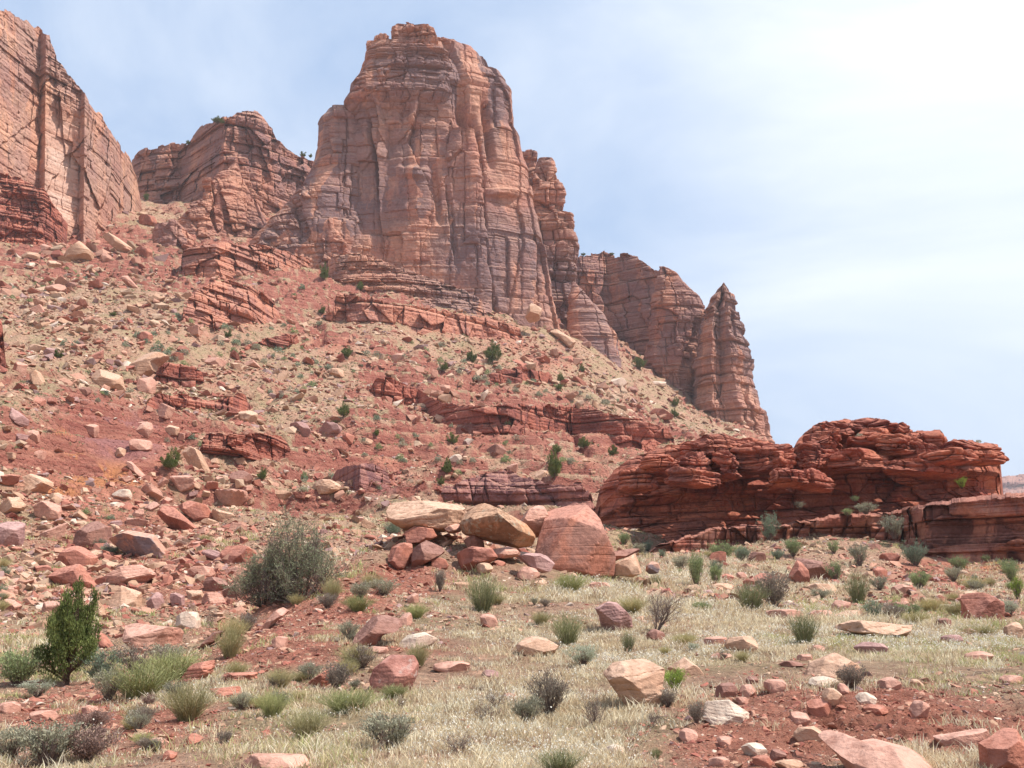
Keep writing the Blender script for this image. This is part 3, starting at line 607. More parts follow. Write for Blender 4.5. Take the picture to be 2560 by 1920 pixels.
# rounded knobs along the top
def knob(G_, ul, ur, vt, vb, Y, dep=3.0, seed=1, n=2.6, k=5):
    D, Fc = ico(k); c0 = P((ul + ur) / 2, (vt + vb) / 2, Y); hx = (ur - ul) / 2 / F * Y; hz = (vb - vt) / 2 / F * Y
    t = (np.abs(D) ** n).sum(1) ** (-1 / n); V = D * t[:, None] * np.array([hx, dep, hz])
    w = V + c0
    d = .30 * fbm(w[:, 0] / 1.6, w[:, 1] / 1.6, w[:, 2] / .9, 4, seed) * min(hx, 3) * .5
    d = d + 1.1 * relief(w[:, 0], w[:, 1], w[:, 2], seed, big=.32, cell=(2.2, 2.2, 1.6), mid=.26, mcell=(1.5, 1.5, .95), lay=.30, lt=1.3, rough=.12, crack=.4, dip=(-.05, 0))
    L = w[:, 2] / .55 + .4 * fbm(w[:, 0] / 3, w[:, 1] / 3, w[:, 2] / 3, 2, seed + 1); fr = L - np.floor(L)
    d = d - .16 * np.exp(-np.minimum(fr, 1 - fr) / .10) + .12 * (h3(np.floor(L), L * 0, L * 0, seed) - .5)
    V = V * (1 + .16 * fbm(D[:, 0] * 1.3 + seed, D[:, 1] * 1.3, D[:, 2] * 1.3, 2, seed))[:, None]
    rg = np.random.default_rng(seed)
    for _ in range(7):                          # planed-off facets
        n_ = rg.normal(size=3); n_[2] = abs(n_[2]) * .6; n_ /= np.linalg.norm(n_); sc_ = np.array([hx, dep, hz]); h_ = rg.uniform(.62, .9) * np.linalg.norm(n_ * sc_)
        q_ = V @ n_; V = V - np.maximum(q_ - h_, 0)[:, None] * n_[None] * .85
    V = V + D * d[:, None] * np.array([1, 1, .5]); V[:, 2] += V[:, 0] * rg.uniform(-.12, .06)
    G_.add(V + c0, [Fc])
for i_, (ul, ur, vt, vb, Yk) in enumerate(((1702,1790,1098,1130,95),(1735,1842,1089,1122,96),(1700,1772,1125,1172,94),(1818,1902,1096,1130,97),(1835,1975,1112,1158,94),(1900,1990,1136,1176,93),(1782,1850,1118,1168,93),
    (2040,2130,1056,1082,98),(1990,2120,1078,1112,95),(2105,2250,1048,1074,98),(2120,2240,1072,1100,94),(1985,2100,1105,1150,94),(2258,2364,1076,1114,95),(2230,2330,1110,1136,92),(2360,2504,1106,1140,90),(2180,2300,1090,1120,92),(2300,2440,1128,1150,89),(1600,1700,1128,1165,95),(1540,1640,1165,1210,96),(2228,2262,1058,1090,97),(2060,2220,1130,1160,92),(1660,1800,1170,1200,91),(1900,2080,1175,1205,90),(2200,2400,1150,1175,90))):
    mg = (vb - vt) * .35; knob(C, ul, ur, vt, vb + mg * 1.8, Yk, 2.6, 700 + i_, n=3.2, k=6)
o = C.build('rock_outcrop', M_CUT); tag(o, 'deep red layered sandstone outcrop with rounded knobs and an overhanging lip', 'rock outcrop', kind='structure')
C = Geo()
wall(C, [(1600,1392),(1649,1362),(1700,1345),(1783,1320),(1860,1312),(1957,1309),(2060,1292),(2131,1280),(2231,1280),(2300,1262),(2355,1250),(2440,1240),(2560,1228),(2700,1218)],
     [(1600,1400),(1783,1384),(1957,1376),(2082,1374),(2256,1366),(2315,1394),(2560,1372),(2700,1370)], [(1600,88),(1783,86),(2000,88),(2256,86),(2315,80),(2560,74),(2700,72)], nc=900, nr=170, seed=81, lean=.3, ends=4, capd=12, capdrop=.5, jag=4, seat=1.5, vary=1.4,
     prof=[(0,-.9),(.3,-.3),(.8,.6),(.93,.9),(1,.2)], big=1.5, cell=(2.6,2.6,4.5), mid=.6, mcell=(1.3,1.3,1.1), lay=.25, lt=1.1, rough=.25, crack=.5)
o = C.build('rock_bench', M_CUT2); tag(o, 'lower banded rock bench under the red outcrop, blocky at its right end', 'rock bench', kind='structure')

# ---- rock ledges on the slope
LB = dict(big=1.6, cell=(7,7,6), mid=.75, mcell=(3.6,3.6,2.4), lay=.7, lt=2.1, rough=.55, crack=.8)
def ledge(name, top, bot, Yp, mat, label, cat='rock ledge', nc=300, nr=60, seed=1, capd=14, lean=.15, ends=4, jag=5, seat=3, **kw):
    g_ = Geo(); rk = dict(LB); rk.update(kw)
    wall(g_, top, bot, Yp, nc=nc, nr=nr, seed=seed, lean=lean, ends=ends, capd=capd, capdrop=1.0, taper=min(.14, 34 / (top[-1][0] - top[0][0])), jag=jag, seat=seat, **rk)
    o = g_.build(name, mat); tag(o, label, cat, kind='structure')
def Yat(us_vs):                                     # distance of the slope under those photo places
    return [(u, hit(u, v).y - 2.6) for (u, v) in us_vs]
b1 = [(806,800),(860,802),(905,806),(1010,810),(1107,824),(1200,838),(1322,852)]
ledge('rock_ledge', [(806,745),(830,735),(863,733),(928,745),(950,752),(1009,765),(1107,777),(1229,798),(1322,824)], b1, Yat(b1), M_TLEDGE, 'salmon blocky ledge on the slope directly below the main butte', nc=520, nr=90, seed=91)
b2 = [(912,980),(1046,1012),(1107,1040),(1209,1068),(1270,1068),(1432,1080),(1555,1105),(1700,1120)]
ledge('rock_ledge', [(912,942),(985,948),(1046,970),(1087,1002),(1148,1014),(1270,1013),(1392,1014),(1534,1035),(1600,1046),(1700,1085)], b2, Yat(b2), M_LEDGE, 'long dark red ledge crossing the middle of the slope', nc=800, nr=100, seed=92)
b3 = [(486,1144),(610,1148),(735,1120)]
ledge('rock_ledge', [(484,1092),(520,1084),(570,1081),(640,1088),(692,1085),(735,1100)], b3, Yat(b3), M_LEDGE, 'short dark red layered ledge above the gully, left of centre', nc=300, nr=90, seed=93, lay=1.0, lt=.9)
b4 = [(1210,948),(1300,955),(1390,945)]
ledge('rock_ledge', [(1210,938),(1260,922),(1310,918),(1390,932)], b4, Yat(b4), M_LEDGE, 'small red rock lens on the slope below the butte\'s right half', nc=200, nr=50, seed=94)
b5 = [(440,832),(520,828),(620,812),(720,800)]
ledge('rock_ledge', [(440,770),(480,735),(520,708),(580,702),(640,722),(690,760),(720,790)], b5, Yat(b5), M_TLEDGE, 'rounded salmon bedrock nose above the gully head', nc=380, nr=110, seed=95, lean=.6, ends=8, capd=24)
b6 = [(430,700),(540,700),(680,690),(800,672)]
ledge('rock_ledge', [(430,640),(480,618),(560,606),(650,612),(720,630),(800,655)], b6, Yat(b6), M_TLEDGE, 'layered salmon ledge under the broken cliff', nc=400, nr=90, seed=96, lean=.5, ends=8, capd=24, lay=1.0)
b7 = [(1040,1262),(1150,1262),(1300,1262),(1400,1258),(1490,1262)]
ledge('rock_ledge', [(1040,1240),(1120,1215),(1200,1188),(1260,1172),(1320,1195),(1400,1212),(1450,1205),(1490,1215)], b7, [(1040,112),(1270,116),(1490,108)], M_PURP, 'purple mudstone bank behind the big boulders', nc=420, nr=80, seed=97, lean=.5, ends=5, capd=14, big=.8)
b8 = [(350,1020),(430,1012),(560,1020),(640,1010)]
ledge('rock_ledge', [(350,1004),(400,985),(470,990),(540,1000),(600,985),(640,1000)], b8, Yat(b8), M_LEDGE, 'thin broken red ledge beside the gully on the left slope', nc=260, nr=50, seed=98)
b9 = [(0,1240),(60,1235),(140,1230)]
ledge('rock_ledge', [(-60,1180),(0,1172),(60,1180),(140,1196)], [(-60,1215),(0,1215),(60,1215),(140,1215)], [(-60,84),(140,88)], M_LEDGE, 'red capping ledge on the bare orange slope at the left edge', nc=220, nr=50, seed=99, lay=.3, lt=.8, big=.5, mid=.3, rough=.2)
b10 = [(600,880),(680,872),(760,862)]
ledge('rock_ledge', [(600,868),(660,848),(720,832),(760,838)], b10, Yat(b10), M_LEDGE, 'dark red ledge fragment right of the gully head', nc=200, nr=50, seed=100)
b11 = [(380,960),(450,958),(520,962)]
ledge('rock_ledge', [(380,925),(420,905),(480,915),(520,940)], b11, Yat(b11), M_LEDGE, 'stepped dark red ledge beside the leaning tan slabs', nc=220, nr=60, seed=101)
b12 = [(0,900),(16,905)]
ledge('rock_ledge', [(-60,800),(-20,785),(2,795),(16,850)], [(-60,910),(16,908)], [(-60,128),(16,132)], M_LEDGE, 'dark red rock at the very left edge half way up the slope', nc=80, nr=60, seed=102, ends=2)
b13 = [(820,1200),(900,1215),(985,1205)]
ledge('rock_ledge', [(820,1180),(860,1165),(930,1160),(985,1180)], b13, Yat(b13), M_PURP, 'low maroon rock hump on the slope left of the purple bank', nc=220, nr=50, seed=103)
# orange seep-stained bare patch edge: small rib rocks
# far mesa
C = Geo()
wall(C, [(2380,1215),(2480,1198),(2520,1190),(2560,1185),(2700,1176),(2800,1178)], [(2380,1330),(2800,1330)], [(2380,1900),(2800,1700)], nc=200, nr=40, seed=111, lean=1.6, ends=60, capd=400, jag=2, seat=20, big=12, cell=(90,90,60), mid=5, mcell=(30,30,12), lay=8, lt=14, rough=4, crack=4)
o = C.build('mesa', M_PURP); tag(o, 'low hazy blue mesa on the horizon at the right edge', 'mesa', kind='structure')

# ------------------------------------------------------------------ boulders
def bmat(name, a, b, dark, **kw):
    k = dict(sc=1.5, strata=.30, world=False, bumpd=.06, dust_lit_top=tuple(min(.62, x * 1.12 + y_) for x, y_ in zip(b, (.03, .04, .045)))); k.update(kw); return rock_mat(name, a, b, dark, **k)  # lit-top and dark-side contrast is put into the boulder colour
BM = {
 'tan': bmat('tan boulder', (0.44, 0.245, 0.155), (0.52, 0.325, 0.22), (0.22, 0.11, 0.07)),
 'pale': bmat('pale boulder', (0.55, 0.39, 0.29), (0.62, 0.46, 0.36), (0.30, 0.18, 0.13)),
 'pink': bmat('pink boulder', (0.42, 0.20, 0.145), (0.50, 0.275, 0.20), (0.20, 0.09, 0.07)),
 'red': bmat('red boulder', (0.33, 0.115, 0.075), (0.42, 0.175, 0.115), (0.13, 0.045, 0.035), varnish=(0.20, 0.075, 0.06), vamt=.6),
 'dark': bmat('dark boulder', (0.19, 0.085, 0.065), (0.29, 0.14, 0.10), (0.09, 0.04, 0.035)),
 'purple': bmat('purple boulder', (0.31, 0.165, 0.15), (0.38, 0.22, 0.19), (0.15, 0.08, 0.075)),
 'orange': bmat('orange boulder', (0.40, 0.155, 0.10), (0.45, 0.20, 0.135), (0.22, 0.09, 0.06), strata=.08, varnish=(0.30, 0.17, 0.14), vamt=.5, vstretch=1),
 'varnish': bmat('varnished boulder', (0.42, 0.21, 0.145), (0.48, 0.27, 0.19), (0.2, 0.09, 0.07), varnish=(0.20, 0.16, 0.17), vamt=.9, vstretch=1),
 'lichen': bmat('lichened boulder', (0.44, 0.21, 0.11), (0.48, 0.28, 0.17), (0.14, 0.065, 0.045), varnish=(0.16, 0.085, 0.05), vamt=.7, lich=(0.36, 0.34, 0.26)),
 'speck': bmat('mottled boulder', (0.30, 0.11, 0.085), (0.38, 0.17, 0.125), (0.16, 0.07, 0.06), lich=(0.48, 0.37, 0.32)),
 'white': bmat('white boulder', (0.74, 0.70, 0.68), (0.82, 0.78, 0.76), (0.5, 0.45, 0.42), strata=.1),
}
def rock_shape(k, seed, dims=(1, 1, 1), npl=12, pw=60, strata=.03, rough=.045, freq=2.2):
    D, Fc = ico(k); rg = np.random.default_rng(seed)
    n = rg.normal(size=(npl, 3)); n[:2] = [[rg.normal() * .15, rg.normal() * .15, 1], [rg.normal() * .1, rg.normal() * .1, -1]]
    a0 = rg.uniform(0, 6.28)
    for i in range(4): n[2 + i] = [math.cos(a0 + i * 1.57 + rg.uniform(-.3, .3)), math.sin(a0 + i * 1.57 + rg.uniform(-.3, .3)), rg.uniform(-.3, .35)]
    n /= np.linalg.norm(n, axis=1, keepdims=True); h = rg.uniform(.78, 1.12, npl); h[:6] = rg.uniform(.7, .9, 6)
    q = np.clip(D @ n.T, 0, None) / h[None]
    r = ((q ** pw).sum(1)) ** (-1 / pw)
    V = D * r[:, None]
    V = V * (1 + rough * fbm(V[:, 0] * freq, V[:, 1] * freq, V[:, 2] * freq + seed, 4, seed))[:, None]
    if k >= 4 and strata:
        z = V[:, 2] * 4.5 + .5 * fbm(V[:, 0], V[:, 1], V[:, 2], 2, seed); fr = z - np.floor(z)
        st = -np.exp(-np.minimum(fr, 1 - fr) / .08) * strata + strata * .8 * (h3(np.floor(z), z * 0, z * 0, seed) - .5)
        V = V * np.stack([1 + st, 1 + st, 1 + 0 * st], 1)
    return V * np.array(dims), Fc
def outline_rock(name, pts, Y, D, mat, seed=1, k=5, n=3.6, cut=9, rough=.04, strata=.02, under=0.0, tilt=0.0):
    """a solid boulder whose profile follows the photographed one; D: half depth in metres"""
    pts = np.array(pts, float); A_ = P(pts[:, 0], pts[:, 1], Y); pl = A_[:, [0, 2]]
    c = (pl.min(0) + pl.max(0)) / 2; q = pl - c
    Dr, Fc = ico(k)
    ph = np.arctan2(Dr[:, 2], Dr[:, 0]); s = np.hypot(Dr[:, 0], Dr[:, 2])
    # star radius of the polygon
    R_ = np.full(len(Dr), 0.0); cx, cz = np.cos(ph), np.sin(ph)
    for i in range(len(q)):
        a, b = q[i], q[(i + 1) % len(q)]; e = b - a
        den = cx * e[1] - cz * e[0]; den = np.where(np.abs(den) < 1e-9, 1e-9, den)
        t = (a[0] * e[1] - a[1] * e[0]) / den; w = (a[0] * cz - a[1] * cx) / den
        R_ = np.where((t > 0) & (w >= -1e-6) & (w <= 1 + 1e-6), np.maximum(R_, t), R_)
    R_ = np.where(R_ <= 0, np.median(R_), R_)
    t = (s ** n + np.abs(Dr[:, 1]) ** n) ** (-1 / n)
    V = np.stack([R_ * cx * t * s, Dr[:, 1] * t * D, R_ * cz * t * s], 1)
    rg = np.random.default_rng(seed); size = np.abs(V).max(0)
    for _ in range(cut):
        n_ = rg.normal(size=3); n_[0] *= .9; n_[1] = -abs(n_[1]) - .15; n_[2] += (.9 if _ % 3 == 0 else 0); n_ /= np.linalg.norm(n_)
        h_ = rg.uniform(.62, .92) * (V @ n_).max(); V = V - np.maximum(V @ n_ - h_, 0)[:, None] * n_[None] * .95
    g_ = size.mean()
    V = V * (1 + rough * fbm(V[:, 0] / g_ * 2.4, V[:, 1] / g_ * 2.4, V[:, 2] / g_ * 2.4 + seed, 5, seed, .6))[:, None]
    z = (V[:, 2] + .18 * V[:, 0] * math.sin(seed)) / g_ * (3.2 + 3 * rg.random()) + .9 * fbm(V[:, 0] / g_, V[:, 1] / g_, V[:, 2] / g_, 2, seed + 2); fr = z - np.floor(z)
    st = -np.exp(-np.minimum(fr, 1 - fr) / .07) * strata + strata * .9 * (h3(np.floor(z), z * 0, z * 0, seed) - .5)
    V = V * np.stack([1 + st, 1 + st, 1 + 0 * st], 1)
    V[:, 1] += V[:, 2] * tilt - under * np.clip(-V[:, 2], 0, None)
    V = V @ np.eye(3)
    o = mesh_np(name, V, [Fc], mat, False); o.location = (c[0], Y, c[1])
    # soften slightly: smooth shading keeps the broken edges through real geometry
    return o
rocks_taken = []
def ell(cx, cy, hw, hh, seed):
    rg = np.random.default_rng(seed); m = 9; a = np.sort(np.arange(m) / m * 2 * math.pi + rg.uniform(-.25, .25, m)); 
    t = (np.abs(np.cos(a)) ** 3 + np.abs(np.sin(a)) ** 3) ** (-1 / 3) * rg.uniform(.84, 1.06, m)
    return [(cx + hw * t[i] * math.cos(a[i]), cy - hh * t[i] * math.sin(a[i])) for i in range(m)]
_rs = 0
def hero(spec, col, label, Y=None, D=None, name='boulder', **kw):
    global _rs
    _rs += 1
    pts = ell(*spec, _rs * 7) if isinstance(spec, tuple) else spec
    p = np.array(pts, float); um, vb = (p[:, 0].min() + p[:, 0].max()) / 2, p[:, 1].max(); hw = (p[:, 0].max() - p[:, 0].min()) / 2; hh = (vb - p[:, 1].min()) / 2
    Y0 = hit(um, vb - hh * .12).y if Y is None else Y
    w = hw / F * Y0; h = hh / F * Y0
    D = D or (0.75 * w * .6 + .6 * h)
    if Y is None: Y0 = Y0 + D * .55
    k = 5 if hw > 32 else 4
    # a base that goes a little into the ground
    pts = [(a, b + (hh * .42 if b > vb - hh * .5 and Y is None else 0)) for a, b in pts]
    o = outline_rock(name, pts, Y0, D, BM[col], seed=_rs * 13 + 5, k=k, **kw)
    tag(o, label, name.replace('_', ' '))
    rocks_taken.append((um, vb - hh, hw, hh)); return o
K = 'the boulder pile on the knoll'
hero([(969,1274),(982,1259),(1069,1252),(1147,1256),(1162,1268),(1156,1313),(1104,1328),(1008,1324),(974,1304)], 'tan', 'long pale tan cross-bedded boulder at the left of the big boulder pile', 37.2, 1.3, n=5, strata=.035, cut=4)
hero([(1154,1282),(1182,1251),(1217,1259),(1269,1285),(1316,1308),(1340,1339),(1334,1361),(1299,1368),(1234,1356),(1191,1342),(1156,1335),(1149,1313)], 'lichen', 'lichen-crusted tilted lens boulder overhanging a dark gap in the pile', 35.9, 1.25, n=2.6, under=-.9, strata=.03)
hero([(1332,1410),(1346,1345),(1368,1270),(1392,1258),(1462,1259),(1491,1284),(1508,1335),(1536,1392),(1530,1442),(1336,1438)], 'orange', 'biggest boulder, smooth orange front face and grey varnished top', 37.8, 1.5, n=9, cut=5, tilt=.25, strata=.0, rough=.035)
hero([(1300,1300),(1316,1278),(1345,1262),(1372,1262),(1372,1340),(1320,1345)], 'pink', 'lower shoulder block leaning against the left of the biggest boulder', 39.2, 1.2, n=3.4)
hero([(969,1374),(991,1356),(1030,1356),(1034,1417),(995,1430),(971,1404)], 'red', 'rounded deep red block at the lower left of the pile', 34.6, .5, n=3)
hero([(1028,1372),(1065,1350),(1104,1367),(1112,1380),(1082,1402),(1030,1425)], 'dark', 'brown wedge-shaped block beside the deep red one in the pile', 34.2, .5, n=4)
hero([(1010,1332),(1037,1316),(1082,1322),(1094,1341),(1056,1358),(1018,1358)], 'red', 'red slab directly under the long tan boulder', 36.1, .7, n=4)
hero([(1158,1352),(1186,1333),(1208,1350),(1212,1370),(1170,1372)], 'dark', 'small brown block propping the tilted lens boulder', 36.0, .5)
hero([(1130,1386),(1178,1366),(1230,1371),(1246,1393),(1191,1430),(1144,1424)], 'red', 'orange-red slab hollowed in front, below the tilted lens boulder', 34.4, .6, n=3.4, under=.4)
hero((1262,1383,44,15), 'pink', 'flat pink slab behind the purple one at the foot of the pile', 35.8, .8)
hero([(1291,1393),(1321,1382),(1369,1384),(1388,1408),(1377,1428),(1356,1434),(1321,1417)], 'purple', 'purple-brown slab jutting to the right at the foot of the pile', 34.2, .55, under=.3)
hero((1210,1421,23,16), 'tan', 'small tan stone in front of the hollowed orange-red slab', 33.8, .3)
hero((1322,1437,31,20), 'pink', 'pinkish rounded stone just below the purple slab', 33.6, .35)
hero((1352,1460,20,17), 'tan', 'splintered tan stone lowest in the pile', 33.0, .3)
hero((1130,1320,26,14), 'pink', 'small stone in the gap between the two largest slabs of the pile', 36.6, .4)
hero((1100,1410,22,16), 'red', 'small red rubble stone between brown wedge and hollowed slab', 34.0, .3)
hero((1245,1412,20,12), 'red', 'small flat red stone left of the purple slab', 34.9, .3)
hero([(1453,1404),(1512,1384),(1547,1376),(1601,1366),(1604,1382),(1547,1399),(1503,1421)], 'dark', 'dark upturned thin slab to the right of the biggest boulder', 38.2, .35, n=4, strata=.01)
hero([(1503,1428),(1547,1404),(1594,1380),(1607,1393),(1616,1428),(1581,1443),(1529,1439)], 'tan', 'second tilted slab lying under the dark upturned one', 37.6, .55, n=4, tilt=.4, strata=.01)
hero((1632,1420,18,18), 'varnish', 'grey varnished slab end right of the two tilted slabs', 38.0, .4)
